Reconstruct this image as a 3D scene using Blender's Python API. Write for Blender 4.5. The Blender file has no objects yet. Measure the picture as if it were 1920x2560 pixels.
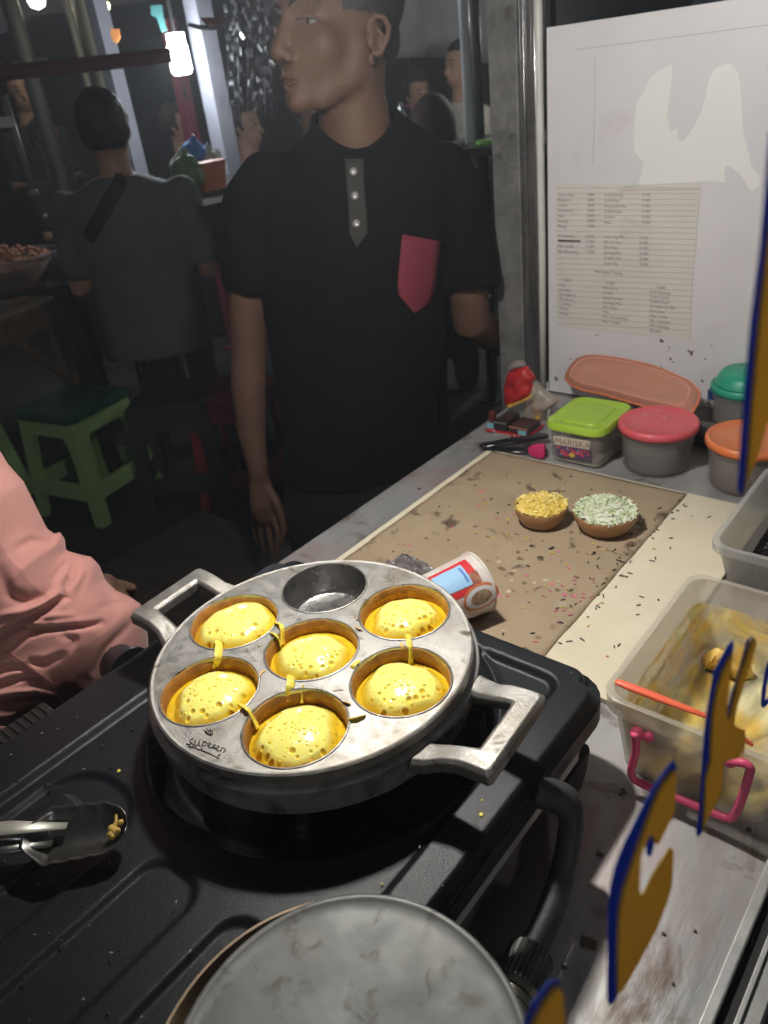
import bpy, bmesh, math, random
import numpy as np
from mathutils import Vector, Matrix, noise
from mathutils.bvhtree import BVHTree
from mathutils.geometry import delaunay_2d_cdt
random.seed(7); rng = np.random.default_rng(7)
C = bpy.context.scene.collection
S = bpy.context.scene
R_ = math.radians
# counter top is z = 0, street is z = -0.85, y runs along the cart away from the viewer, x from the vendor's side to the customer's
EYE = Vector((0, 0, .56))
CX = Vector((0.77026048, 0.62793342, -0.11134817)); CY = Vector((0.23537992, -0.44220188, -0.86547894)); CF = Vector((-0.59270151, 0.6404351, -0.48841355))
F = 1930.0
# ---------------------------------------------------------------- camera, world, lights, exposure
cd = bpy.data.cameras.new('camera'); cam = bpy.data.objects.new('camera', cd); C.objects.link(cam)
M = Matrix((( CX.x, -CY.x, -CF.x, EYE.x), (CX.y, -CY.y, -CF.y, EYE.y), (CX.z, -CY.z, -CF.z, EYE.z), (0, 0, 0, 1)))
cam.matrix_world = M
cd.sensor_fit = 'VERTICAL'; cd.sensor_height = 36; cd.lens = 36 * F / 2560; cd.clip_start = .01; cd.clip_end = 200
S.camera = cam
S.render.engine = 'CYCLES'; cy = S.cycles; cy.max_bounces = 6; cy.diffuse_bounces = 2; cy.glossy_bounces = 2; cy.transmission_bounces = 3; cy.transparent_max_bounces = 12; cy.volume_bounces = 0; cy.caustics_reflective = False; cy.caustics_refractive = False; cy.use_adaptive_sampling = True; cy.adaptive_threshold = .03; cy.use_light_tree = False
cd.dof.use_dof = True; cd.dof.focus_distance = .62; cd.dof.aperture_fstop = 10.5
W = bpy.data.worlds.new('World'); S.world = W; W.use_nodes = True
wn = W.node_tree.nodes; wl = W.node_tree.links
bg = wn['Background']
sky = wn.new('ShaderNodeTexSky'); sky.sky_type = 'NISHITA'; sky.sun_disc = False; sky.sun_elevation = R_(-4); sky.sun_rotation = R_(200)
mixw = wn.new('ShaderNodeMixRGB'); mixw.inputs[0].default_value = .5; mixw.inputs[2].default_value = (.030, .036, .046, 1)
wl.new(sky.outputs[0], mixw.inputs[1]); wl.new(mixw.outputs[0], bg.inputs[0]); bg.inputs[1].default_value = 1.0
S.view_settings.view_transform = 'Standard'; S.view_settings.look = 'None'; S.view_settings.exposure = 0; S.view_settings.gamma = 1
try: S.view_settings.use_curve_mapping = False
except Exception: pass
def lamp(name, loc, power, color, radius):
    l = bpy.data.lights.new(name, 'POINT'); l.energy = power; l.color = color; l.shadow_soft_size = radius
    o = bpy.data.objects.new(name, l); o.location = loc; C.objects.link(o); return o
LAMP = Vector((-.47, .50, .72))
lamp('cart_lamp_light', LAMP + Vector((0, 0, -.055)), 19, (1, .955, .90), .022)
STREET = Vector((1.5, -1.1, 1.15))
lamp('street_lamp_light', STREET + Vector((0, 0, -.08)), 23, (1, .97, .95), .06)
# ---------------------------------------------------------------- rays of the viewpoint (to measure where things stand)
def ray(px, py): return CX * (px - 960) + CY * (py - 1280) + CF * F
def ZP(px, py, z=0.0):
    d = ray(px, py); return EYE + d * ((z - EYE.z) / d.z)
def YP(px, py, y):
    d = ray(px, py); return EYE + d * (y / d.y)
def XP(px, py, x):
    d = ray(px, py); return EYE + d * (x / d.x)
def DP(px, py, D):
    d = ray(px, py); return EYE + d * (D / math.hypot(d.x, d.y))
# ---------------------------------------------------------------- materials
MATS = {}
def mat(name, col, rough=.5, metal=0, col2=None, scale=8, detail=6, thr=(.4, .65), bump=0, bscale=60, alpha=1, trans=0, emit=None, es=0, spec=.5,
        spots=None, sss=0, coat=0, rvar=0, aniso=0, stretch=None, spots2=None, sheen=0):
    if name in MATS: return MATS[name]
    m = bpy.data.materials.new(name); m.use_nodes = True; n = m.node_tree.nodes; l = m.node_tree.links
    b = n['Principled BSDF']
    b.inputs['Roughness'].default_value = rough; b.inputs['Metallic'].default_value = metal
    b.inputs['Specular IOR Level'].default_value = spec
    if coat: b.inputs['Coat Weight'].default_value = coat; b.inputs['Coat Roughness'].default_value = .1
    if trans: b.inputs['Transmission Weight'].default_value = trans
    if sss:
        b.inputs['Subsurface Weight'].default_value = sss; b.inputs['Subsurface Radius'].default_value = (.6, .35, .1); b.inputs['Subsurface Scale'].default_value = .012
    if alpha < 1: b.inputs['Alpha'].default_value = alpha
    if sheen: b.inputs['Sheen Weight'].default_value = sheen
    tc = n.new('ShaderNodeTexCoord'); vec = tc.outputs['Object']
    if stretch:
        mp = n.new('ShaderNodeMapping'); mp.inputs['Scale'].default_value = stretch; l.new(vec, mp.inputs['Vector']); svec = mp.outputs[0]
    else: svec = vec
    def noi(sc, det, v=None, dist=0):
        t = n.new('ShaderNodeTexNoise'); t.inputs['Scale'].default_value = sc; t.inputs['Detail'].default_value = det; t.inputs['Roughness'].default_value = .62
        t.inputs['Distortion'].default_value = dist; l.new(v or vec, t.inputs['Vector']); return t.outputs['Fac']
    def ramp(x, a, bb, c0=(0, 0, 0, 1), c1=(1, 1, 1, 1)):
        r = n.new('ShaderNodeValToRGB'); r.color_ramp.elements[0].position = a; r.color_ramp.elements[1].position = bb
        r.color_ramp.elements[0].color = c0; r.color_ramp.elements[1].color = c1; l.new(x, r.inputs[0]); return r.outputs[0]
    cur = None
    if col2 is not None:
        cur = ramp(noi(scale, detail, svec), thr[0], thr[1], (*col, 1), (*col2, 1))
    for k, sp in enumerate([s for s in (spots, spots2) if s]):
        c3, sc, t0, t1 = sp
        mx = n.new('ShaderNodeMixRGB'); l.new(ramp(noi(sc, 5, None, .6), t0, t1), mx.inputs[0])
        if cur is not None: l.new(cur, mx.inputs[1])
        else: mx.inputs[1].default_value = (*col, 1)
        mx.inputs[2].default_value = (*c3, 1); cur = mx.outputs[0]
    if cur is not None: l.new(cur, b.inputs['Base Color'])
    else: b.inputs['Base Color'].default_value = (*col, 1)
    if rvar:
        rr = n.new('ShaderNodeMapRange'); rr.inputs[1].default_value = .3; rr.inputs[2].default_value = .7
        rr.inputs[3].default_value = max(.03, rough - rvar); rr.inputs[4].default_value = rough + rvar
        l.new(noi(scale * 1.7, 6, svec), rr.inputs[0]); l.new(rr.outputs[0], b.inputs['Roughness'])
    if bump:
        bp = n.new('ShaderNodeBump'); bp.inputs['Strength'].default_value = bump; bp.inputs['Distance'].default_value = .002
        l.new(noi(bscale, 5, svec), bp.inputs['Height']); l.new(bp.outputs[0], b.inputs['Normal'])
    if emit:
        b.inputs['Emission Color'].default_value = (*emit, 1); b.inputs['Emission Strength'].default_value = es
    MATS[name] = m; return m
def vinyl(name, col):
    m = bpy.data.materials.new(name); m.use_nodes = True; n = m.node_tree.nodes; l = m.node_tree.links; b = n['Principled BSDF']; b.inputs['Base Color'].default_value = (*col, 1); b.inputs['Roughness'].default_value = .5
    t = n.new('ShaderNodeBsdfTranslucent'); t.inputs[0].default_value = (*col, 1); x = n.new('ShaderNodeMixShader'); x.inputs[0].default_value = .45
    l.new(b.outputs[0], x.inputs[1]); l.new(t.outputs[0], x.inputs[2]); l.new(x.outputs[0], n['Material Output'].inputs[0]); return m
def clearplastic(name, col, a=.45, rough=.25, spots=None):
    "milky see-through plastic: a share of straight transparency, the rest a translucent shell"
    if name in MATS: return MATS[name]
    m = bpy.data.materials.new(name); m.use_nodes = True; n = m.node_tree.nodes; l = m.node_tree.links
    b = n['Principled BSDF']; b.inputs['Base Color'].default_value = (*col, 1); b.inputs['Roughness'].default_value = rough
    out = n['Material Output']
    tr = n.new('ShaderNodeBsdfTransparent'); tr.inputs[0].default_value = (.93, .93, .93, 1)
    tl = n.new('ShaderNodeBsdfTranslucent'); tl.inputs[0].default_value = (*col, 1)
    m1 = n.new('ShaderNodeMixShader'); m1.inputs[0].default_value = .35; l.new(b.outputs[0], m1.inputs[1]); l.new(tl.outputs[0], m1.inputs[2])
    m2 = n.new('ShaderNodeMixShader'); m2.inputs[0].default_value = a; l.new(tr.outputs[0], m2.inputs[2]); l.new(m1.outputs[0], m2.inputs[1]); l.new(m2.outputs[0], out.inputs[0])
    if spots:
        c3, sc, t0, t1 = spots
        tc = n.new('ShaderNodeTexCoord'); t = n.new('ShaderNodeTexNoise'); t.inputs['Scale'].default_value = sc; t.inputs['Detail'].default_value = 5; t.inputs['Distortion'].default_value = 1.2
        l.new(tc.outputs['Object'], t.inputs['Vector'])
        r = n.new('ShaderNodeValToRGB'); r.color_ramp.elements[0].position = t0; r.color_ramp.elements[1].position = t1; l.new(t.outputs['Fac'], r.inputs[0])
        mx = n.new('ShaderNodeMixRGB'); l.new(r.outputs[0], mx.inputs[0]); mx.inputs[1].default_value = (*col, 1); mx.inputs[2].default_value = (*c3, 1)
        l.new(mx.outputs[0], b.inputs['Base Color']); l.new(mx.outputs[0], tl.inputs[0])
        mr = n.new('ShaderNodeMath'); mr.operation = 'MULTIPLY_ADD'; l.new(r.outputs[0], mr.inputs[0]); mr.inputs[1].default_value = -a * .9; mr.inputs[2].default_value = a
        l.new(mr.outputs[0], m2.inputs[0])
    MATS[name] = m; return m
# ---------------------------------------------------------------- objects
def tag(o, label=None, cat=None, group=None, kind=None):
    if label: o['label'] = label
    if cat: o['category'] = cat
    if group: o['group'] = group
    if kind: o['kind'] = kind
    return o
def thing(name, loc, label, cat, group=None):
    o = bpy.data.objects.new(name, None); C.objects.link(o); o.location = loc; o.empty_display_size = .05
    return tag(o, label, cat, group)
def origin(p):
    v = Vector((0, 0, 0))
    while p is not None: v += p.location; p = p.parent
    return v
class MB:
    def __init__(s): s.v = []; s.f = []; s.mi = []; s.cur = 0
    def add(s, vs, fs):
        k = len(s.v); s.v += [Vector(v) for v in vs]; s.f += [tuple(i + k for i in f) for f in fs]; s.mi += [s.cur] * len(fs); return s
    def box(s, a, b, rot=None, ctr=None):
        (x0, y0, z0), (x1, y1, z1) = a, b
        vs = [Vector(p) for p in [(x0,y0,z0),(x1,y0,z0),(x1,y1,z0),(x0,y1,z0),(x0,y0,z1),(x1,y0,z1),(x1,y1,z1),(x0,y1,z1)]]
        if rot is not None:
            c = Vector(ctr) if ctr is not None else sum(vs, Vector()) / 8
            vs = [rot @ (v - c) + c for v in vs]
        return s.add(vs, [(0,3,2,1),(4,5,6,7),(0,1,5,4),(1,2,6,5),(2,3,7,6),(3,0,4,7)])
    def bar(s, p, q, w, h, up=(0, 0, 1)):
        p = Vector(p); q = Vector(q); d = (q - p).normalized(); a = d.cross(Vector(up))
        if a.length < 1e-4: a = d.cross(Vector((1, 0, 0)))
        a.normalize(); b = a.cross(d)
        vs = [c + a * (i * w / 2) + b * (j * h / 2) for c in (p, q) for i, j in ((-1,-1),(1,-1),(1,1),(-1,1))]
        return s.add(vs, [(0,1,2,3),(7,6,5,4),(0,4,5,1),(1,5,6,2),(2,6,7,3),(3,7,4,0)])
    def tube(s, path, rad, n=12, cap=True, flat=None, up=None):
        path = [Vector(p) for p in path]; k = len(path)
        if not hasattr(rad, '__len__'): rad = [rad] * k
        vs = []; a = None
        for i, p in enumerate(path):
            d = (path[min(i + 1, k - 1)] - path[max(i - 1, 0)]).normalized()
            if a is None:
                r = Vector(up) if up else (Vector((0, 0, 1)) if abs(d.z) < .9 else Vector((1, 0, 0)))
                a = r
            a = (a - d * a.dot(d)).normalized(); b = d.cross(a)
            fl = 1 if flat is None else (flat[i] if hasattr(flat, '__len__') else flat)
            for j in range(n):
                t = 2 * math.pi * j / n
                vs.append(p + a * (math.cos(t) * rad[i] * fl) + b * (math.sin(t) * rad[i]))
        fs = [(i * n + j, i * n + (j + 1) % n, (i + 1) * n + (j + 1) % n, (i + 1) * n + j) for i in range(k - 1) for j in range(n)]
        if cap:
            fs.append(tuple(range(n))[::-1]); fs.append(tuple((k - 1) * n + j for j in range(n)))
        return s.add(vs, fs)
    def capsule(s, path, rad, n=12, flat=None, up=None):
        path = [Vector(p) for p in path]
        if not hasattr(rad, '__len__'): rad = [rad] * len(path)
        d0 = (path[0] - path[1]).normalized(); d1 = (path[-1] - path[-2]).normalized()
        P = [path[0] + d0 * rad[0] * t for t in (.98, .85, .5)] + path + [path[-1] + d1 * rad[-1] * t for t in (.5, .85, .98)]
        Q = [rad[0] * t for t in (.2, .53, .87)] + list(rad) + [rad[-1] * t for t in (.87, .53, .2)]
        fl = flat
        if hasattr(flat, '__len__'): fl = [flat[0]] * 3 + list(flat) + [flat[-1]] * 3
        return s.tube(P, Q, n, True, fl, up)
    def lathe(s, prof, c=(0, 0, 0), n=48, axis=None, sx=1, sy=1, close=False):
        c = Vector(c); vs = []; k = len(prof)
        for r, z in prof:
            for j in range(n):
                t = 2 * math.pi * j / n; v = Vector((r * math.cos(t) * sx, r * math.sin(t) * sy, z))
                if axis is not None: v = axis @ v
                vs.append(c + v)
        fs = [(i * n + j, i * n + (j + 1) % n, (i + 1) * n + (j + 1) % n, (i + 1) * n + j) for i in range(k - 1) for j in range(n)]
        if close:
            fs.append(tuple(range(n))[::-1]); fs.append(tuple((k - 1) * n + j for j in range(n)))
        return s.add(vs, fs)
    def ball(s, c, rx, ry=None, rz=None, rot=None, nu=16, nv=10):
        ry = rx if ry is None else ry; rz = rx if rz is None else rz; c = Vector(c)
        vs = []
        for i in range(1, nv):
            t = math.pi * i / nv
            for j in range(nu):
                u = 2 * math.pi * j / nu
                v = Vector((rx * math.sin(t) * math.cos(u), ry * math.sin(t) * math.sin(u), rz * math.cos(t)))
                vs.append(c + (rot @ v if rot is not None else v))
        top = Vector((0, 0, rz)); bot = Vector((0, 0, -rz))
        vs.append(c + (rot @ top if rot is not None else top)); vs.append(c + (rot @ bot if rot is not None else bot))
        T = (nv - 1) * nu
        fs = [(i * nu + j, (i + 1) * nu + j, (i + 1) * nu + (j + 1) % nu, i * nu + (j + 1) % nu) for i in range(nv - 2) for j in range(nu)]
        fs += [(T, j, (j + 1) % nu) for j in range(nu)] + [(T + 1, (nv - 2) * nu + (j + 1) % nu, (nv - 2) * nu + j) for j in range(nu)]
        return s.add(vs, fs)
    def prism(s, poly, up):
        "poly: 3-D outline; up: extrusion vector"
        poly = [Vector(p) for p in poly]; up = Vector(up); n = len(poly)
        vs = poly + [p + up for p in poly]
        return s.add(vs, [tuple(range(n))[::-1], tuple(range(n, 2 * n))] + [(i, (i + 1) % n, n + (i + 1) % n, n + i) for i in range(n)])
    def rbox(s, cx, cy, w, d, r, z0, z1, n=5, taper=0, cap=True, rot=0, inner=None):
        "rounded upright box"
        def ring(w, d, r, z):
            o = []
            for sx, sy, a0 in ((1,1,0),(-1,1,90),(-1,-1,180),(1,-1,270)):
                for k in range(n + 1):
                    a = R_(a0 + 90 * k / n); x = sx * (w / 2 - r) + r * math.cos(a); y = sy * (d / 2 - r) + r * math.sin(a)
                    o.append(Vector((cx + x * math.cos(rot) - y * math.sin(rot), cy + x * math.sin(rot) + y * math.cos(rot), z)))
            return o
        return ring(w, d, r, z0), ring(w - taper, d - taper, r, z1)
    def rings(s, rr, cap0=True, cap1=True):
        n = len(rr[0]); vs = [v for r in rr for v in r]
        fs = [(i * n + j, i * n + (j + 1) % n, (i + 1) * n + (j + 1) % n, (i + 1) * n + j) for i in range(len(rr) - 1) for j in range(n)]
        if cap0: fs.append(tuple(range(n))[::-1])
        if cap1: fs.append(tuple((len(rr) - 1) * n + j for j in range(n)))
        return s.add(vs, fs)
    def mesh(s, off=Vector((0, 0, 0))):
        me = bpy.data.meshes.new('m'); me.from_pydata([v - off for v in s.v], [], s.f); me.update()
        bm = bmesh.new(); bm.from_mesh(me); bmesh.ops.recalc_face_normals(bm, faces=bm.faces); bm.to_mesh(me); bm.free()
        return me
    def build(s, name, m, parent=None, smooth=False, bevel=0, loc=None, ang=None, seg=2):
        off = origin(parent) if parent is not None else Vector(loc or (0, 0, 0))
        me = s.mesh(off); me.name = name
        ms = m if isinstance(m, (list, tuple)) else [m]
        for x in ms: me.materials.append(x)
        if len(ms) > 1 and len(me.polygons) == len(s.mi): me.polygons.foreach_set('material_index', s.mi)
        o = bpy.data.objects.new(name, me); C.objects.link(o)
        if parent is not None: o.parent = parent
        else: o.location = off
        if smooth or ang:
            me.polygons.foreach_set('use_smooth', [True] * len(me.polygons))
            if ang: me.set_sharp_from_angle(angle=R_(ang))
        if bevel:
            bv = o.modifiers.new('bevel', 'BEVEL'); bv.width = bevel; bv.segments = seg; bv.limit_method = 'ANGLE'; bv.angle_limit = R_(35)
            me.polygons.foreach_set('use_smooth', [True] * len(me.polygons)); me.set_sharp_from_angle(angle=R_(38)) if not ang else None
            bv.harden_normals = False
        return o
def rring(cx, cy, w, d, r, z, n=5, rot=0):
    o = []
    for sx, sy, a0 in ((1,1,0),(-1,1,90),(-1,-1,180),(1,-1,270)):
        for k in range(n + 1):
            a = R_(a0 + 90 * k / n); x = sx * (w / 2 - r) + r * math.cos(a); y = sy * (d / 2 - r) + r * math.sin(a)
            o.append(Vector((cx + x * math.cos(rot) - y * math.sin(rot), cy + x * math.sin(rot) + y * math.cos(rot), z)))
    return o
def remeshed(mb, voxel, smooth=6, fac=.5):
    me = mb.mesh(); o = bpy.data.objects.new('tmp', me); C.objects.link(o)
    r = o.modifiers.new('r', 'REMESH'); r.mode = 'VOXEL'; r.voxel_size = voxel; r.use_smooth_shade = True
    if smooth: q = o.modifiers.new('s', 'SMOOTH'); q.iterations = smooth; q.factor = fac
    dg = bpy.context.evaluated_depsgraph_get(); out = bpy.data.meshes.new_from_object(o.evaluated_get(dg))
    bpy.data.objects.remove(o); bpy.data.meshes.remove(me)
    return out
def put(me, name, m, parent=None, loc=None, smooth=True):
    off = origin(parent) if parent is not None else Vector(loc or (0, 0, 0))
    me.transform(Matrix.Translation(-off)); me.name = name
    me.materials.clear()
    for x in (m if isinstance(m, (list, tuple)) else [m]): me.materials.append(x)
    if smooth: me.polygons.foreach_set('use_smooth', [True] * len(me.polygons))
    o = bpy.data.objects.new(name, me); C.objects.link(o)
    if parent is not None: o.parent = parent
    else: o.location = off
    return o
def coords(me):
    a = np.empty(len(me.vertices) * 3, np.float32); me.vertices.foreach_get('co', a); return a.reshape(-1, 3)
def setco(me, a): me.vertices.foreach_set('co', np.asarray(a, np.float32).ravel()); me.update()
def copy_tree(o, parent=None):
    c = o.copy(); C.objects.link(c); c.parent = parent
    for ch in list(o.children): copy_tree(ch, c)
    return c
def textmesh(txt, size, ext=.0003):
    cu = bpy.data.curves.new('t', 'FONT'); cu.body = txt; cu.size = size; cu.extrude = ext; cu.resolution_u = 2
    o = bpy.data.objects.new('t', cu); C.objects.link(o)
    dg = bpy.context.evaluated_depsgraph_get(); me = bpy.data.meshes.new_from_object(o.evaluated_get(dg)); bpy.data.objects.remove(o); return me
def addtext(mb, txt, size, o, ax, ay, ext=.0003, shear=0):
    "text from point o along unit vectors ax (writing) and ay (up)"
    me = textmesh(txt, size, ext); ax = Vector(ax); ay = Vector(ay); az = ax.cross(ay); o = Vector(o)
    mb.add([o + ax * (v.co.x + shear * v.co.y) + ay * v.co.y + az * v.co.z for v in me.vertices], [tuple(p.vertices) for p in me.polygons]); bpy.data.meshes.remove(me)
def fbm(p, s=1, o=4): return noise.fractal(Vector(p) * s, 1, 2, o)
# ================================================================ SETTING
HAZE = .0125
ground = mat('ground', (.030, .029, .028), .85, 0, (.055, .05, .045), 2.2, 8, bump=.5, bscale=30, spots=((.015, .015, .016), 1.1, .5, .65))
mb = MB(); mb.add([(-60, -60, -.85), (60, -60, -.85), (60, 60, -.85), (-60, 60, -.85)], [(0, 1, 2, 3)])
tag(mb.build('ground', ground), kind='structure')
hz = bpy.data.materials.new('night_haze'); hz.use_nodes = True; hn = hz.node_tree.nodes
hn.remove(hn['Principled BSDF']); hv = hn.new('ShaderNodeVolumePrincipled'); hv.inputs['Color'].default_value = (.80, .86, .95, 1); hv.inputs['Density'].default_value = HAZE; hv.inputs['Anisotropy'].default_value = .2
hz.node_tree.links.new(hv.outputs[0], hn['Material Output'].inputs['Volume'])
mb = MB(); mb.box((-13, -13, -1.85), (13, 13, 3.1)); o = mb.build('haze', hz); tag(o, kind='stuff'); o['label'] = 'thin smoky night haze lit by the stall lamps'; o['category'] = 'haze'  # haze box added to lift the blacks as the milky glass would
# ================================================================ MATERIALS
steel = mat('brushed_steel', (.34, .345, .35), .40, .4, (.55, .54, .52), 6, 9, thr=(.38, .62), stretch=(1, .3, 1), rvar=.14, bump=.2, bscale=140, spots=((.16, .11, .08), 13, .55, .68), spots2=((.42, .29, .27), 4.2, .50, .68))  # pink patches are reflections put into the colour; brown spots are stains
alu = mat('white_aluminium', (.62, .62, .60), .42, .55, (.50, .50, .47), 20, 6, rvar=.1, spots=((.10, .09, .07), 28, .66, .74))
galv = mat('galvanised_post', (.15, .15, .15), .62, .3, (.25, .25, .245), 22, 8, thr=(.35, .6), bump=.3, bscale=120, spots=((.08, .075, .07), 14, .58, .72), rvar=.12)
darkrub = mat('dark_rubber', (.012, .012, .013), .6)
castal = mat('cast_aluminium', (.40, .385, .36), .47, .8, (.32, .31, .29), 60, 9, rvar=.14, bump=.2, bscale=620, spots=((.12, .10, .075), 46, .595, .70), spots2=((.26, .235, .20), 13, .50, .70))
castside = mat('sooty_aluminium', (.36, .35, .33), .48, .35, (.22, .21, .195), 26, 8, rvar=.12, bump=.4, bscale=200, spots=((.05, .045, .04), 22, .55, .7))
wellm = mat('scorched_aluminium', (.40, .39, .38), .30, .92, (.30, .29, .28), 40, 6, rvar=.1, bump=.25, bscale=200, spots=((.035, .03, .026), 42, .60, .68))
crustm = mat('baked_crust', (.42, .19, .035), .55, 0, (.26, .10, .02), 60, 6, bump=.4, bscale=300, spots=((.62, .38, .07), 30, .55, .75))
black = mat('stove_enamel', (.006, .0075, .010), .37, .1, (.014, .016, .020), 700, 2, thr=(.35, .65), bump=.2, bscale=900, spec=.38)
blacksm = mat('black_plastic', (.012, .012, .013), .38)
stovemetal = mat('dull_metal_strip', (.55, .54, .52), .5, .4, (.42, .41, .39), 30, 6)
cream = mat('cream_board', (.80, .72, .55), .5, 0, (.72, .64, .47), 14, 8, thr=(.35, .75), bump=.05, bscale=60, spots=((.62, .50, .33), 9, .64, .82))
brownpaper = mat('brown_paper', (.36, .27, .175), .62, 0, (.42, .325, .215), 9, 8, thr=(.35, .7), bump=.12, bscale=70, spots=((.13, .09, .055), 26, .585, .66), spots2=((.50, .42, .36), 13, .66, .8))
pinkst = mat('pink_stain', (.62, .18, .26), .5)
# ================================================================ THE CART
cart = thing('food_cart', (-.4, .5, -.85), 'metal food cart with steel counter, glass sides and ochre lettering, carrying the stove and boxes', 'food cart')
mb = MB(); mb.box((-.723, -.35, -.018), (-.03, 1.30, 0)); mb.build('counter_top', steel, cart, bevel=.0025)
mb = MB(); mb.box((-.7225, -.345, -.06), (-.716, 1.295, -.0185)); mb.box((-.71, -.33, -.72), (-.05, 1.28, -.0185)); mb.build('cabinet', mat('cart_cabinet', (.10, .11, .12), .5, .4, (.16, .16, .16), 6, 6), cart)
for x, y in ((-.62, -.2), (-.62, 1.1), (-.14, -.2), (-.14, 1.1)):
    mb = MB(); mb.lathe([(.0, -.02), (.05, -.02), (.065, -.014), (.065, .014), (.05, .02), (0, .02)], (x, y, -.785), 24, Matrix.Rotation(R_(90), 3, 'Y')); mb.build('wheel', darkrub, cart, ang=40)
mb = MB(); mb.box((-.800, 1.256, -.7), (-.745, 1.286, .95)); mb.build('corner_post', galv, cart, bevel=.002)
for A_, B_ in (((-.744, 1.262, .001), (-.736, 1.284, .94)), ((-.7355, 1.266, .001), (-.724, 1.28, .94)), ((-.7235, 1.262, .001), (-.716, 1.284, .94))): MB().box(A_, B_).build('glazing_channel', mat('bright_channel', (.62, .63, .64), .28, .9, (.30, .30, .30), 16, 7, rvar=.12, stretch=(1, 1, .15)), cart, bevel=.001)
mb = MB(); mb.tube([(-.704, 1.255, .002), (-.7035, 1.256, .25), (-.705, 1.2555, .55), (-.704, 1.255, .93)], .0068, 14); mb.build('white_conduit', mat('white_pvc', (.74, .75, .70), .35, 0, (.62, .62, .56), 12, 5), cart, smooth=True)
mb = MB(); mb.box((-.697, 1.262, .001), (-.688, 1.28, .94)); mb.box((-.688, 1.266, .001), (-.06, 1.278, .012)); mb.build('rubber_gasket', darkrub, cart)
for x, y in ((-.045, 1.27), (-.72, -.32), (-.045, -.32)):
    mb = MB(); mb.box((x - .012, y - .012, .001 if y > 0 else .001), (x + .012, y + .012, .95)); mb.build('frame_post', alu, cart, bevel=.001)
for A_, B_ in (((-.735, -.34, .951), (-.03, -.31, .975)), ((-.735, 1.25, .951), (-.03, 1.29, .975)), ((-.735, -.309, .951), (-.705, 1.249, .975)), ((-.06, -.309, .951), (-.03, 1.249, .975)), ((-.485, -.309, .952), (-.455, 1.249, .974))): MB().box(A_, B_).build('roof_beam', alu, cart)
# bottom rail of the front glazing: two lips with a dark groove
mb = MB(); mb.box((-.0615, -.305, .0005), (-.0535, 1.255, .012)); mb.build('window_rail', alu, cart, bevel=.0012)
mb = MB(); mb.box((-.0530, -.305, .0005), (-.0440, 1.255, .004)); mb.build('window_groove', darkrub, cart)
for A_, B_ in (((-.0435, -.305, .0005), (-.040, 1.255, .014)), ((-.0395, -.305, .0005), (-.030, 1.255, .011))): MB().box(A_, B_).build('window_rail', alu, cart, bevel=.0006)
glass = bpy.data.materials.new('clear_glass'); glass.use_nodes = True
gn = glass.node_tree.nodes; t_ = gn.new('ShaderNodeBsdfTransparent'); t_.inputs[0].default_value = (.985, .99, .985, 1); glass.node_tree.links.new(t_.outputs[0], gn['Material Output'].inputs[0])
mb = MB(); mb.box((-.0505, -.30, .0045), (-.0465, 1.255, .949)); pane = mb.build('glass_pane', glass, cart)
ochre = vinyl('ochre_vinyl', (.72, .49, .10)); blue = vinyl('blue_vinyl', (.025, .09, .50))
LX = -.0512
def z7(L): return [(1220 + x * .42194, 1860 + y * .42194) for x, y in L]
def z4(L): return [(1340 + x * .34961, 1280 + y * .34961) for x, y in L]
def z6(L): return [(1180 + x * .44605, 800 + y * .44605) for x, y in L]
def decal(name, L, m, d):
    poly = [XP(px, py, LX - d) for px, py in L]
    mb = MB(); mb.prism(poly, (-.0004, 0, 0)); return mb.build(name, m, pane)
letters = [
 (z7([(1100,98),(1060,150),(980,260),(900,410),(820,570),(760,720),(728,850),(714,1000),(712,1500),(718,1535),(735,1547),(758,1520),(768,1490),(766,1200),(775,1000),(800,860),(900,560),(985,330),(1040,220),(1090,160),(1118,160),(1117,130)]), None),
 (z7([(1118,160),(1090,160),(1040,220),(985,330),(900,560),(800,860),(775,1000),(766,1200),(768,1490),(800,1460),(900,1290),(1000,1100),(1062,940),(1090,850),(1102,650),(1095,622),(1080,615),(985,760),(925,885),(905,893),(900,860),(908,660),(950,560),(975,535),(990,590),(1010,600),(1060,500),(1108,400)]), 1),
 (z7([(968,534),(955,545),(944,600),(943,655),(958,668),(975,650),(986,590),(982,550)]), None)]
L3b = z4([(1410,920),(1380,950),(1320,1060),(1272,1160),(1248,1300),(1225,1450),(1205,1600),(1195,1773)]) + z7([(1270,200),(1255,400),(1238,520),(1250,552),(1274,515),(1278,420),(1290,200)]) + z4([(1245,1773),(1250,1600),(1262,1420),(1290,1270),(1330,1140),(1385,1030),(1412,1000),(1416,950)])
L3o = z4([(1412,1000),(1385,1030),(1330,1140),(1290,1270),(1262,1420),(1250,1600),(1245,1773)]) + z7([(1290,200),(1278,420),(1274,515),(1300,450),(1380,300),(1392,200),(1400,108),(1490,82),(1510,25)]) + z4([(1480,1773),(1500,1620),(1496,1560),(1440,1540),(1420,1520),(1440,1390),(1490,1230),(1540,1080),(1576,950),(1570,900),(1550,905),(1530,930),(1480,1080),(1440,1220),(1395,1400),(1378,1478),(1366,1470),(1372,1380),(1395,1150)])
L3s = z4([(1550,888),(1512,925),(1475,1050),(1435,1200),(1392,1340),(1366,1440),(1366,1478),(1380,1470),(1400,1390),(1445,1220),(1490,1075),(1535,930),(1560,905)])
L4b = [(1927, 330), (1919, 440), (1903, 620), (1880, 800), (1862, 1000), (1846, 1222), (1853, 1236), (1862, 1230), (1866, 1200), (1880, 1010), (1898, 800), (1921, 600), (1945, 440), (1955, 330)]
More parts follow.
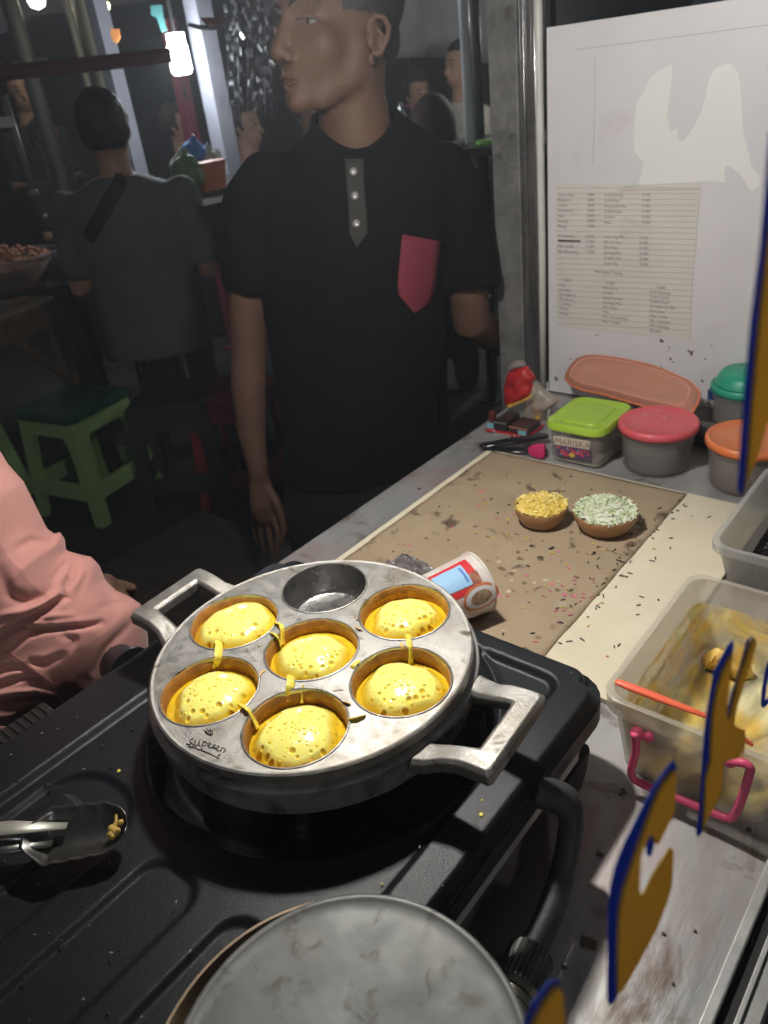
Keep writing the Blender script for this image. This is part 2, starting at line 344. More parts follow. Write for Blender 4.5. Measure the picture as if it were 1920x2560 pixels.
L4o = [(1955, 330), (1945, 440), (1921, 600), (1898, 800), (1880, 1010), (1866, 1200), (1862, 1230), (1875, 1190), (1900, 1130), (1935, 1000), (1990, 800), (2040, 500), (2050, 330)]
L5b = z4([(1700,1000),(1659,1085),(1640,1150),(1620,1280),(1613,1370),(1620,1398),(1635,1400),(1659,1372),(1700,1300),(1700,1270),(1655,1340),(1640,1350),(1650,1250),(1670,1160),(1705,1060)])
L1b = z7([(200,1700),(265,1540),(345,1430),(390,1400),(425,1405),(430,1432),(390,1440),(330,1520),(240,1700)]) ; L1o = z7([(240,1700),(330,1520),(390,1440),(420,1430),(445,1480),(462,1700)])
for pts, k in letters: decal('letter_outline' if k is None else 'letter', pts, blue if k is None else ochre, 0 if k else .0006)
for pts, mm, nm in ((L3b, blue, 'letter_outline'), (L3o, ochre, 'letter'), (L3s, blue, 'letter_outline'), (L4b, blue, 'letter_outline'), (L4o, ochre, 'letter'), (L5b, blue, 'letter_outline'), (L1b, blue, 'letter_outline'), (L1o, ochre, 'letter')):
    decal(nm, pts, mm, .0006 if mm is blue else 0)
# the cart's own lamp, hanging from the roof frame above the pan
hl = thing('hanging_bulb', LAMP, 'white LED bulb hanging on a cord from the cart roof frame above the pan', 'lamp')
mb = MB(); mb.tube([LAMP + Vector((0, 0, .03)), LAMP + Vector((0, 0, .229))], .003, 8); mb.build('cord', darkrub, hl)
mb = MB(); mb.lathe([(0, .06), (.014, .06), (.016, .03), (.018, .0), (.026, -.012), (.026, -.016), (0, -.016)], LAMP, 24); mb.build('socket', mat('white_socket', (.7, .7, .7), .4), hl, ang=40)
mb = MB(); mb.lathe([(.0245, -.0165), (.027, -.028), (.024, -.04), (.012, -.048), (0, -.05)], LAMP, 24); mb.build('bulb', mat('bulb_glow', (.9, .9, .9), .4, emit=(1, .96, .9), es=6), hl, smooth=True)
# ================================================================ WHITEBOARD
wb = thing('whiteboard', (-.69, 1.25, 0), 'large white board leaning in the cart end window behind the tubs', 'board')
wm = mat('board_white', (.74, .73, .77), .42, 0, (.80, .79, .81), 4, 5, bump=.05, bscale=40, spots=((.60, .52, .52), 3, .55, .8))
mb = MB(); mb.box((-.687, 1.247, .004), (-.075, 1.2535, .597)); mb.build('panel', wm, wb, bevel=.001)
mb = MB()
for k in range(26):
    x = -.68 + rng.random() * .33; z = .03 + rng.random() ** 2 * .12; r = .0008 + rng.random() * .0022
    for q in range(rng.integers(1, 5)): mb.ball((x + rng.normal() * r, 1.2468, z + rng.normal() * r), r * rng.uniform(.5, 1), .0003, r * rng.uniform(.4, 1.2), nu=8, nv=5)
tag(mb.build('food_smudge', mat('smudge', (.16, .11, .09), .6), wb), kind='stuff')
mb = MB(); mb.box((-.640, 1.2463, .562), (-.10, 1.2468, .5627)); mb.box((-.605, 1.2463, .40), (-.6046, 1.2468, .55)); mb.build('faint_line', mat('line_grey', (.42, .42, .44), .6), wb)
# figure reflected in the glass, put onto the board as a white patch
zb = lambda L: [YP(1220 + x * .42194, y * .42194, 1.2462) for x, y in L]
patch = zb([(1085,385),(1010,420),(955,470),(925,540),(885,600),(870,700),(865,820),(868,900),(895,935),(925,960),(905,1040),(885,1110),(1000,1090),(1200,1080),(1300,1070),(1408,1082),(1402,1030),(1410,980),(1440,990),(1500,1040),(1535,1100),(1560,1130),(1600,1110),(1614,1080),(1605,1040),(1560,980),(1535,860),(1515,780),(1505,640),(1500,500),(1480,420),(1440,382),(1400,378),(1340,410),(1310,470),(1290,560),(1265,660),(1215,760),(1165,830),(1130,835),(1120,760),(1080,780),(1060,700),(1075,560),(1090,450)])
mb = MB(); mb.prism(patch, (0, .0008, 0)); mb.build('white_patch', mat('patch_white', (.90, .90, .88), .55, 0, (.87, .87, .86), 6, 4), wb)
# handwritten menu sheet
menu = thing('menu_sheet', YP(1392, 462, 1.246), 'handwritten price list on lined paper stuck to the white board', 'paper')
zp = lambda x, y: (1380 + x * .24112, 440 + y * .24112)
def MP(x, y, d=0): return YP(*zp(x, y), 1.2458 - d)
corn = [(40,90),(400,95),(800,95),(1090,85),(1300,80),(1480,75),(1545,100),(1550,180),(1525,290),(1510,450),(1500,620),(1490,780),(1470,900),(1455,1050),(1445,1250),(1440,1450),(1435,1690),(1250,1670),(900,1640),(500,1600),(150,1570),(50,1555),(45,1200),(42,700)]
mb = MB(); mb.prism([MP(*c) for c in corn], (0, .0006, 0)); mb.build('sheet', mat('lined_paper', (.72, .69, .65), .65, 0, (.78, .75, .70), 9, 6, spots=((.48, .43, .40), 12, .6, .8)), menu)
mb = MB()
for k in range(27):
    y0 = 118 + k * 56; a = MP(46, y0 + 4, .0003); b = MP(1530 - k * 3.5, y0 + 6 + k * 3.2, .0003)
    if k == 26: break
    mb.bar(a, b, .0002, .0006, (0, 0, 1))
mb.build('ruled_line', mat('rule_grey', (.40, .38, .38), .7), menu)
mb = MB(); mb.bar(MP(700, 150, .0004), MP(1530, 140, .0004), .0002, .0007); mb.build('margin_line', mat('rule_red', (.5, .25, .25), .7), menu)
ink = mat('pencil_ink', (.22, .22, .23), .6); mb = MB()
ax = (MP(1040, 190) - MP(60, 190)).normalized(); 
def wr(s, x, y, h=34, g=None):
    o = MP(x, y + h * .9, .0005); u = (MP(x, y) - MP(x, y + h)); addtext(mb, s, u.length * 1.25, o, ax, Vector((0, 0, 1)), .00005, shear=.12)
L = [('Chocochips', '2000'), ('Blueberry', '2000'), ('Coklat', '2000'), ('Strawberry', '2000'), ('Keju', '2000'), ('Kacang', '2000'), ('Pisang', '2000')]
for k, (a, b) in enumerate(L): wr(a, 58, 178 + k * 54); wr(b, 365, 178 + k * 54)
for k, a in enumerate(['Sosis Kacang', 'Sosis Keju', 'Kacang & Keju', 'Coklat Keju', 'Coklat', 'Keju']): wr(a, 540, 178 + k * 57); wr('4 000', 930, 178 + k * 57)
for k, (a, b) in enumerate([('Strawberry', '2.500'), ('Blueberry', '2.500'), ('Mix Coklat', '2.500'), ('Mix Blueberry', '2.500')]): wr(a, 58, 600 + k * 54); wr(b, 352, 608 + k * 52)
for k, a in enumerate(['Sosis Kcg Mix', 'Mix Coklat', 'Mix Keju', 'Kacang Mix', 'Coklat Mix', 'Sosis Mix']): wr(a, 535, 610 + k * 55); wr('5 000', 905, 622 + k * 55)
wr('Mini Extra Toping', 440, 975)
for k, a in enumerate(['   2 000', 'Keju', 'Kacang', 'Strawberry', 'Blueberry', 'Cokelat', 'Nanas', 'Meses']): wr(a, 72, 1060 + k * 49)
for k, a in enumerate(['   3 000', 'Blueberry', 'Coklat', 'Keju Kacang', 'Kacang Mix', 'Mix Keju', 'Mix', 'Mix Strawberry', 'Mix Coklat']): wr(a, 525, 1090 + k * 50)
for k, a in enumerate(['      4 000', 'Sosis Kacang', 'Sosis Coklat', 'Coklat Keju', 'Strawberry Mix', 'Mix Sosis', 'Mix Coklat', 'Mix Cokelat', 'Mix Kacang', 'Spesial']): wr(a, 1010, 1130 + k * 50)
mb.build('handwriting', ink, menu)
mb = MB(); mb.bar(MP(62, 668, .0012), MP(295, 676, .0012), .0002, .0026); mb.build('crossing_out', mat('pencil_dark', (.07, .07, .075), .6), menu)
# ================================================================ BOARD AND PAPER
bd = MB(); bd.box((-.650, .541, .0004), (-.213, .975, .006)); tag(bd.build('cutting_board', cream, bevel=.001), 'cream coloured flat board lying on the steel counter under the brown paper', 'board')
bp = MB()
nx, ny = 40, 50
def bpz(x, y): return .0066 + .0006 * (fbm((x * 9, y * 9, 0)) + 1)
g = [[(-.638 + .318 * i / nx + (.0005 * math.sin(j * .7) if i in (0, nx) else 0) + (-.0 if i < nx else 0), .545 + .424 * j / ny, bpz(i * .01, j * .01)) for i in range(nx + 1)] for j in range(ny + 1)]
vs = [v for r in g for v in r]; fs = [(j * (nx + 1) + i, j * (nx + 1) + i + 1, (j + 1) * (nx + 1) + i + 1, (j + 1) * (nx + 1) + i) for j in range(ny) for i in range(nx)]
bp.add(vs, fs); o = bp.build('brown_paper_sheet', brownpaper, smooth=True); o.modifiers.new('s', 'SOLIDIFY').thickness = .0004; o.modifiers['s'].offset = 1
tag(o, 'sheet of stained brown paper covering most of the cream board', 'paper')
# scattered sprinkles and crumbs
spk = [mat('choc_sprinkle', (.018, .011, .009), .5), mat('yellow_crumb', (.75, .55, .10), .6), mat('pink_crumb', (.70, .16, .28), .6), mat('tan_crumb', (.42, .26, .14), .7)]
mb = MB()
def sprinkle(x, y, z, L, r, a, k):
    mb.cur = k; d = Vector((math.cos(a), math.sin(a), 0)) * L / 2; mb.capsule([Vector((x, y, z + r)) - d, Vector((x, y, z + r)) + d], r, 6)
def bz(x, y): return .0078 if x < -.322 else .0062
for k in range(60):
    t = rng.random(); x = -.325 + rng.normal() * .028; y = .60 + .34 * rng.random()
    if .74 < y: x += .0
    sprinkle(min(x, -.235), y, bz(x, y), rng.uniform(.003, .0062), .0007, rng.random() * 3.14, 0)
for k in range(55): x = rng.uniform(-.62, -.235); y = rng.uniform(.56, .95); sprinkle(x, y, bz(x, y), rng.uniform(.001, .004), .0008, rng.random() * 3.14, int(rng.choice([0, 0, 3, 3, 2])))
for k in range(45): a = rng.random() * 6.28; q = .04 + abs(rng.normal()) * .03; x, y = -.44 + q * math.cos(a) * 1.5, .80 + q * math.sin(a); sprinkle(x, y, bz(x, y), rng.uniform(.002, .005), .0009, rng.random() * 3.14, int(rng.choice([1, 1, 0, 3])))
for k in range(30): x = -.335 + rng.normal() * .03; y = .66 + rng.normal() * .05; sprinkle(x, y, bz(x, y), rng.uniform(.002, .005), .0007, rng.random() * 3.14, int(rng.choice([2, 2, 0, 1])))
tag(mb.build('sprinkles', spk, smooth=True), 'loose chocolate sprinkles and cheese crumbs scattered over the board and brown paper', 'sprinkles', kind='stuff')
# flat smears on the paper
mb = MB(); mb.cur = 0
for k in range(52):
    if k < 26: x = rng.uniform(-.60, -.335); y = rng.uniform(.57, .93)
    else: x = -.40 + rng.normal() * .04; y = .70 + rng.normal() * .05
    r = rng.uniform(.0015, .0055); mb.cur = int(rng.choice([0, 0, 0, 1, 2])) ; n = 9
    mb.prism([(x + r * math.cos(6.28 * i / n) * rng.uniform(.5, 1.3), y + .8 * r * math.sin(6.28 * i / n) * rng.uniform(.5, 1.3), .0079) for i in range(n)], (0, 0, .0002))
tag(mb.build('food_stain', [mat('oil_stain', (.20, .145, .09), .4), pinkst, mat('cream_stain', (.62, .50, .36), .5)]), 'dried smears of oil, pink jam and batter on the brown paper', 'stains', kind='stuff')

# a neighbouring stall's bulb on the customer's side of the cart
nl = thing('neighbour_lamp', STREET, 'bare bulb on a pole on the customer side of the cart', 'lamp')
mb = MB(); mb.lathe([(0, .03), (.03, .01), (.035, -.02), (.02, -.05), (0, -.055)], STREET, 20); mb.build('bulb', MATS['bulb_glow'], nl, smooth=True)
mb = MB(); mb.tube([STREET + Vector((0, 0, .031)), STREET + Vector((0, 0, .2)), STREET + Vector((.4, 0, .22)), (STREET.x + .4, STREET.y, -.849)], .012, 10); mb.build('pole', galv, nl)
# ================================================================ GAS STOVE
PC = Vector((-.395, .319, 0))
st = thing('gas_stove', (-.405, .07, 0), 'black enamelled two burner gas stove standing on the steel counter under the pan', 'stove')
def sdrr(x, y, x0, y0, x1, y1, r):
    cx, cy = (x0 + x1) / 2, (y0 + y1) / 2; qx = np.abs(x - cx) - (x1 - x0) / 2 + r; qy = np.abs(y - cy) - (y1 - y0) / 2 + r
    return np.minimum(np.maximum(qx, qy), 0) + np.hypot(np.maximum(qx, 0), np.maximum(qy, 0)) - r
def sst(a, b, x): t = np.clip((x - a) / (b - a), 0, 1); return t * t * (3 - 2 * t)
X0, X1, Y0, Y1 = -.606, -.204, -.36, .478
nx, ny = 240, 440
xx, yy = np.meshgrid(np.linspace(X0, X1, nx + 1), np.linspace(Y0, Y1, ny + 1))
zz = np.full_like(xx, .100)
zz -= .0065 * sst(0, -.008, sdrr(xx, yy, -.548, -.33, -.236, .455, .02))            # sunken hob floor inside the raised edge
for (a, b, c, d, r) in ((-.400, -.25, -.343, .149, .022), (-.319, -.25, -.262, .152, .022), (-.530, -.25, -.430, .168, .045)):
    zz -= .004 * sst(.001, -.005, sdrr(xx, yy, a, b, c, d, r))
zz += .004 * sst(.001, -.003, sdrr(xx, yy, -.512, -.2, -.468, .138, .006))
rr = np.hypot(xx - PC.x, yy - PC.y)
zz -= .010 * sst(.150, .128, rr); zz += .003 * np.exp(-((rr - .151) / .003) ** 2)
q = sdrr(xx, yy, X0, Y0, X1, Y1, .034)
zz -= .012 * sst(-.010, 0, q) ** 2
# round the corners in plan
for (sx, sy) in ((X0, Y0), (X1, Y0), (X0, Y1), (X1, Y1)):
    cx = sx + (.034 if sx < -.4 else -.034); cy = sy + (.034 if sy < 0 else -.034)
    m = ((xx - cx) * (sx - cx) > 0) & ((yy - cy) * (sy - cy) > 0); dx, dy = xx - cx, yy - cy
    l_inf = np.maximum(np.abs(dx), np.abs(dy)); l2 = np.hypot(dx, dy) + 1e-9; k = np.where(m, l_inf / l2, 1); xx = cx + dx * k; yy = cy + dy * k
me = bpy.data.meshes.new('top_plate'); V = np.stack([xx, yy, zz], -1).reshape(-1, 3) - np.array(st.location)
idx = np.arange((nx + 1) * (ny + 1)).reshape(ny + 1, nx + 1)
Fq = np.stack([idx[:-1, :-1], idx[:-1, 1:], idx[1:, 1:], idx[1:, :-1]], -1).reshape(-1, 4)
me.from_pydata(V.tolist(), [], Fq.tolist()); me.polygons.foreach_set('use_smooth', [True] * len(me.polygons)); me.materials.append(black)
o = bpy.data.objects.new('top_plate', me); C.objects.link(o); o.parent = st
def rb(mb, x0, y0, x1, y1, r, z0, z1): mb.rings([rring((x0 + x1) / 2, (y0 + y1) / 2, x1 - x0, y1 - y0, r, z) for z in (z0, z1)])
mb = MB(); mb.rings([rring(-.405, .059, .404, .840, .035, .0885), rring(-.405, .059, .404, .840, .035, .070), rring(-.405, .059, .392, .828, .03, .069)], False, True); mb.build('skirt', blacksm, st, ang=30)
mb = MB(); rb(mb, -.595, -.34, -.214, .455, .02, .040, .0685); mb.build('body', mat('stove_side', (.03, .03, .032), .45, .2), st, ang=30)
mb = MB(); mb.box((-.2135, -.33, .046), (-.2085, .425, .0625)); mb.build('metal_strip', stovemetal, st, bevel=.001)
for x, y in ((-.225, .425), (-.58, .425), (-.225, -.3), (-.58, -.3)):
    mb = MB(); mb.rings([rring(x, y, .034, .05, .008, .0395), rring(x, y, .032, .046, .008, .02), rring(x, y, .028, .036, .008, .0005)]); mb.build('foot', blacksm, st, ang=40)
# burner and pan support
mb = MB(); mb.lathe([(0, .078), (.05, .078), (.05, .085), (.045, .098), (.03, .104), (0, .104)], (PC.x, PC.y, 0), 40); mb.build('burner', mat('burner_iron', (.05, .045, .04), .6, .5), st, ang=35)
tv = MB(); tv.lathe([(.098, .092), (.106, .092), (.106, .098), (.098, .098), (.098, .092)], (PC.x, PC.y, 0), 48)
for k in range(5):
    a = R_(20 + 72 * k); d = Vector((math.cos(a), math.sin(a), 0)); s = Vector((PC.x, PC.y, 0))
    tv.bar(s + d * .045 + Vector((0, 0, .112)), s + d * .142 + Vector((0, 0, .112)), .007, .015); tv.bar(s + d * .138 + Vector((0, 0, .112)), s + d * .140 + Vector((0, 0, .086)), .007, .008, (0, 1, 0))
tv.build('pan_support', mat('cast_iron', (.02, .02, .02), .6, .3), st, bevel=.0012)
# knobs at the vendor's side
for (y, r) in ((.262, .021), (-.12, .021)):
    kx = -.6065; mb = MB(); A = Matrix.Rotation(R_(-90), 3, 'Y')
    mb.lathe([(0, 0), (r + .004, 0), (r + .004, .004), (r, .006), (r * .92, .026), (r * .85, .028), (0, .028)], (kx, y, .079), 28, A); kn = mb.build('knob', blacksm, st, ang=35)
    mb = MB(); mb.box((kx - .030, y - .0015, .079), (kx - .0282, y + .0015, .079 + r * .85)); mb.build('pointer', mat('chrome', (.6, .6, .6), .25, .9), kn)
mb = MB()
c0 = ZP(55, 1830, .075)
mb.box((-.634, .115, .055), (-.607, .185, .088)); gr = mb.build('front_grip', blacksm, st, bevel=.002)
mb = MB()
for k in range(9): mb.box((-.631, .120 + k * .0072, .0882), (-.612, .1235 + k * .0072, .0895))
mb.build('grip_rib', mat('worn_black', (.03, .03, .03), .35, .2), gr)
for k in range(7): MB().ball((-.6085, .122 + k * .0088, .0885), .0016, nu=10, nv=6).build('grip_stud', mat('stud_silver', (.4, .4, .4), .35, .8), gr, smooth=True)
# ================================================================ THE PAN
pan = thing('cake_pan', (PC.x, PC.y, .12), 'round cast aluminium seven hole cake pan sitting on the stove burner', 'pan')
A0 = 6.1; HS = .0868; HR = .0385; RIM = .1315
hc = [(PC.x, PC.y)] + [(PC.x + HS * math.cos(R_(A0 + 60 * k)), PC.y + HS * math.sin(R_(A0 + 60 * k))) for k in range(6)]   # r, tr, top, tl, l, b
ho = HR + .0016
P2 = []; E2 = []
def loop(cx, cy, r, n):
    k = len(P2); P2.extend([Vector((cx + r * math.cos(6.2831853 * i / n), cy + r * math.sin(6.2831853 * i / n))) for i in range(n)]); E2.extend([(k + i, k + (i + 1) % n) for i in range(n)])
loop(PC.x, PC.y, RIM - .003, 128)
for c in hc: loop(c[0], c[1], ho, 56)
ov, oe, of, *_ = delaunay_2d_cdt(P2, E2, [], 1, 1e-6)
fs = []
for f in of:
    c = sum((ov[i] for i in f), Vector((0, 0))) / len(f)
    if all((c - Vector(h)).length > ho - .0004 for h in hc): fs.append(tuple(f))
mb = MB(); mb.add([(v.x, v.y, .160) for v in ov], fs)
mb.lathe([(RIM - .003, .160), (RIM - .001, .1605), (RIM + .0005, .1595), (RIM + .0008, .153), (RIM - .001, .1515)], (PC.x, PC.y, 0), 128)
for i, c in enumerate(hc):
    mb.lathe([(HR + .0016, .160), (HR + .0011, .1608), (HR + .0004, .1610), (HR - .0002, .1604)], (c[0], c[1], 0), 56)
mb.build('top_face', castal, pan, ang=32)
mb = MB(); mb.lathe([(RIM - .001, .1515), (RIM - .0015, .149), (RIM + .003, .1485), (RIM + .0045, .147), (RIM + .0045, .144), (RIM + .003, .142), (RIM + .0022, .128), (RIM, .1215), (RIM - .004, .120), (.0, .120)], (PC.x, PC.y, 0), 128)
mb.build('body', castside, pan, ang=40)
for i, c in enumerate(hc):
    mb = MB(); mb.lathe([(HR - .0002, .1604), (HR - .0008, .156), (HR - .0022, .143), (HR - .0038, .1345), (HR - .0058, .1308), (HR - .0075, .1300), (HR * .4, .1297), (0, .1296)], (c[0], c[1], 0), 56)
    o = mb.build('well', wellm, pan, smooth=True)
    if i == 3: o['label'] = 'empty well of bare scorched metal'
# handles
for ang_ in (4.0, 183.0):
    ca, sa = math.cos(R_(ang_)), math.sin(R_(ang_))
    def L2(u, v, z): return Vector((PC.x + u * ca - v * sa, PC.y + u * sa + v * ca, z))
    out = [(.128, -.052), (.138, -.049), (.150, -.044), (.162, -.0435), (.176, -.0435), (.1865, -.0435), (.1885, -.040), (.1885, 0), (.1885, .040), (.1865, .0435), (.176, .0435), (.162, .0435), (.150, .044), (.138, .049), (.128, .052)]
    inn = [(.130, -.028), (.138, -.0265), (.148, -.0255), (.157, -.025), (.165, -.0245), (.1685, -.024), (.1695, -.0225), (.1695, 0), (.1695, .0225), (.1685, .024), (.165, .0245), (.157, .025), (.148, .0255), (.138, .0265), (.130, .028)]
    def hz(u): t = min(max((u - .128) / .045, 0), 1); return .1475 + .0115 * (t * t * (3 - 2 * t))
    vs = []; n = len(out)
    for (a, b) in zip(out, inn):
        am, bm_ = ((a[0] * .85 + b[0] * .15, a[1] * .85 + b[1] * .15), (b[0] * .85 + a[0] * .15, b[1] * .85 + a[1] * .15))
        vs += [L2(*a, hz(a[0]) - .0035), L2(*am, hz(a[0])), L2(*bm_, hz(b[0])), L2(*b, hz(b[0]) - .003), L2(*b, hz(b[0]) - .011), L2(*a, hz(a[0]) - .012)]
    fs = [(i * 6 + j, i * 6 + (j + 1) % 6, (i + 1) * 6 + (j + 1) % 6, (i + 1) * 6 + j) for i in range(n - 1) for j in range(6)] + [tuple(range(6)), tuple((n - 1) * 6 + j for j in range(6))]
    mb = MB(); mb.add(vs, fs)
    o = mb.build('handle', castal, pan, ang=28)
    bv = o.modifiers.new('b', 'BEVEL'); bv.width = .0012; bv.segments = 2; bv.limit_method = 'ANGLE'; bv.angle_limit = R_(28)
# cast script and crown mark
zz2 = lambda L: [ZP(340 + x * .3255, 1380 + y * .3255, .1603) for x, y in L]
strokes = [[(440,1432),(415,1440),(418,1462),(440,1478),(432,1500),(405,1498)],[(455,1445),(448,1480),(462,1492),(485,1460),(492,1440),(484,1480),(494,1492)],[(520,1450),(500,1520),(512,1470),(535,1452),(545,1465),(530,1488),(512,1488)],[(552,1488),(575,1475),(572,1462),(555,1470),(552,1492),(570,1505),(585,1495)],[(590,1500),(600,1478),(610,1480),(602,1508)],[(585,1495),(620,1515),(640,1500),(632,1488),(618,1500),(622,1525),(645,1528)],[(650,1530),(660,1500),(675,1505),(690,1520),(672,1540)],[(388,1472),(420,1482),(405,1492),(440,1500),(560,1545),(640,1585),(628,1560),(650,1555)],
 [(530,1385),(545,1398),(570,1408),(590,1400)],[(540,1378),(552,1392),(572,1398),(592,1388)],[(522,1368),(540,1378)],[(545,1352),(556,1372)],[(572,1350),(572,1370)],[(594,1362),(585,1376)],[(556,1372),(572,1382),(585,1376)]]
mb = MB()
for s_ in strokes:
    p = zz2(s_)
    mb.tube(p, .00042, 6)
mb.build('raised_lettering', mat('tarnished_letters', (.09, .08, .075), .45, .7), pan, smooth=True)
# ================================================================ BATTER CAKES
def batmat():
    m = bpy.data.materials.new('egg_batter'); m.use_nodes = True; n = m.node_tree.nodes; l = m.node_tree.links; b = n['Principled BSDF']
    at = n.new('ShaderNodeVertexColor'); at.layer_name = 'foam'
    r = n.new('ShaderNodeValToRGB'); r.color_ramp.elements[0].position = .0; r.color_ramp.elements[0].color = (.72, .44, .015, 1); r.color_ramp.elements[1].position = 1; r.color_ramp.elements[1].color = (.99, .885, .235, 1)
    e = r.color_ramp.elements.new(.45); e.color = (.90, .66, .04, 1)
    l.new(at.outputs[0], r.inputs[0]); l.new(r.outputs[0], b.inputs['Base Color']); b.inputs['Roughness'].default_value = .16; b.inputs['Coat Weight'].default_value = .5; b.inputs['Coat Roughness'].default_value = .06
    b.inputs['Subsurface Weight'].default_value = .35; b.inputs['Subsurface Radius'].default_value = (1, .7, .15); b.inputs['Subsurface Scale'].default_value = .004
    tc = n.new('ShaderNodeTexCoord'); t = n.new('ShaderNodeTexNoise'); t.inputs['Scale'].default_value = 420; t.inputs['Detail'].default_value = 3; l.new(tc.outputs['Object'], t.inputs[0]); bp = n.new('ShaderNodeBump'); bp.inputs['Strength'].default_value = .18; bp.inputs['Distance'].default_value = .001; bp.inputs['Strength'].default_value = .08; l.new(t.outputs[0], bp.inputs['Height']); l.new(bp.outputs[0], b.inputs['Normal'])
    return m
BAT = batmat()
def cake(i, seed, sx, sy, pr, lvl, label, flatw=0):
    g = np.random.default_rng(seed); cx, cy = hc[i]
    ck = thing('batter_cake', (cx, cy, .135), label, 'cake', 'half cooked batter cakes in the pan')
    nr, na = 88, 300; Rr = HR - .0016
    r = np.linspace(0, 1, nr) ** .8 * Rr; a = np.linspace(0, 2 * np.pi, na, endpoint=False); rr, aa = np.meshgrid(r, a, indexing='ij'); x = rr * np.cos(aa); y = rr * np.sin(aa)
    ph = g.random(6) * 6.28; lvl += .0030; pr *= 1.06
    bound = pr * (1 + .05 * np.sin(2 * aa + ph[0]) + .05 * np.sin(3 * aa + ph[1]) + .03 * np.sin(5 * aa + ph[2]) + .02 * np.sin(9 * aa + ph[3]))
    dx, dy = x - sx, y - sy; d = np.hypot(dx, dy)
    pl = 1 - sst(.0, .010, d - bound + .005)
    z = lvl + .0042 * pl + .0050 * np.clip(1 - (d / (bound * 1.15)) ** 2, 0, 1) + .0055 * np.clip(1 - (rr / Rr) ** 2.4, 0, 1)
    foam_shade = .16 + .84 * pl
    nz = np.array([noise.fractal(Vector((float(u) * 110, float(v) * 110, seed)), 1, 2, 3) for u, v in zip(x.ravel(), y.ravel())]).reshape(x.shape)
    z += .00022 * nz * (1 - .7 * pl); foam_shade += .12 * nz * (1 - .6 * pl)
    done = []
    def place(n, rad, zone, kind):
        global_tries = 0; c = 0
        while c < n and global_tries < 400:
            global_tries += 1; t = g.random() * 6.28; q = g.uniform(*zone); px, py = sx + q * math.cos(t), sy + q * math.sin(t); s_ = g.uniform(*rad)
            if math.hypot(px, py) > Rr * .94 - s_: continue
            near = (px - sx) * .77 - (py - sy) * .63
            if kind == 'pit' and near < .006: continue
            if kind == 'bub' and g.random() < .35 and near < -.010: continue
            if any(math.hypot(px - a_, py - b_) < (s_ + c_) * 1.25 for a_, b_, c_ in done): continue
            done.append((px, py, s_)); c += 1; yield px, py, s_
    nonlocal_ = [z, foam_shade]
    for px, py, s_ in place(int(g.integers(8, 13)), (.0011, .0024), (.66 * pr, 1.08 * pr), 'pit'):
        dd = np.hypot(x - px, y - py) / s_; z -= s_ * 1.15 * np.exp(-dd ** 5 * .9); z += s_ * .10 * np.exp(-((dd - 1.25) / .22) ** 2); foam_shade -= .45 * np.exp(-dd ** 5 * .8)  # pit shade is also put into the vertex colour
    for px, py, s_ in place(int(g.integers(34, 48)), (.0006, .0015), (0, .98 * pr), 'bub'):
        dd = np.hypot(x - px, y - py) / s_; z += s_ * .50 * np.sqrt(np.clip(1 - dd ** 2, 0, 1)); z -= s_ * .22 * np.exp(-((dd - 1.12) / .16) ** 2); foam_shade -= .50 * np.exp(-((dd - 1.0) / .24) ** 2) + .14 * (dd < 1)  # dark ring painted round each bubble as its shade
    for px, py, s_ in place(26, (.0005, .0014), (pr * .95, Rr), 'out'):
        dd = np.hypot(x - px, y - py) / s_; z -= s_ * .65 * np.exp(-dd ** 4); foam_shade -= .16 * np.exp(-dd ** 4)
    for px, py, s_ in place(30, (.0003, .0006), (0, Rr), 'tiny'):
        dd = np.hypot(x - px, y - py) / s_; z += s_ * .5 * np.exp(-dd ** 2)
    V = np.stack([x + cx, y + cy, z], -1).reshape(-1, 3) - np.array(ck.location)
    fs = [(p * na + q, p * na + (q + 1) % na, (p + 1) * na + (q + 1) % na, (p + 1) * na + q) for p in range(nr - 1) for q in range(na)]
    # closed underside
    k0 = len(V); V = np.vstack([V, V[-na:] * np.array([.93, .93, 0]) + np.array([0, 0, -.0015]), [[0, 0, -.004]]])
    fs = [tuple(reversed(f)) for f in fs] if False else fs
    fs += [((nr - 1) * na + q, (nr - 1) * na + (q + 1) % na, k0 + (q + 1) % na, k0 + q) for q in range(na)] + [(k0 + q, k0 + (q + 1) % na, k0 + na) for q in range(na)]
    me = bpy.data.meshes.new('batter'); me.from_pydata(V.tolist(), [], fs); me.polygons.foreach_set('use_smooth', [True] * len(me.polygons)); me.materials.append(BAT)
    cl = me.color_attributes.new('foam', 'FLOAT_COLOR', 'POINT'); fv = np.clip(np.concatenate([foam_shade.ravel(), np.zeros(na + 1)]), 0, 1); cl.data.foreach_set('color', np.stack([fv, fv, fv, np.ones_like(fv)], -1).astype(np.float32).ravel())
    o = bpy.data.objects.new('batter', me); C.objects.link(o); o.parent = ck
    mb = MB(); n = 64; prof = []
    vs = []
    for (q, zb) in ((HR - .0004, .1590), (HR - .0011, .1585), (HR - .0030, .140), (HR - .0022, .140)):
        for j in range(n):
            t = 6.2831853 * j / n; w = .0012 * math.sin(3 * t + ph[4]) + .0007 * math.sin(7 * t + ph[5]) + .0004 * math.sin(19 * t)
            vs.append((cx + q * math.cos(t), cy + q * math.sin(t), zb + (w if zb > .15 else 0)))
    mb.add(vs, [(p * n + j, p * n + (j + 1) % n, ((p + 1) % 4) * n + (j + 1) % n, ((p + 1) % 4) * n + j) for p in range(4) for j in range(n)])
    mb.build('crust', crustm, ck, smooth=True)
    return ck
cks = {}
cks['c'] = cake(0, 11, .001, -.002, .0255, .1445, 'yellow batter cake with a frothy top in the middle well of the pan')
cks['r'] = cake(1, 12, .000, .000, .0270, .1435, 'yellow batter cake in the well beside the handle that points to the plastic tubs')
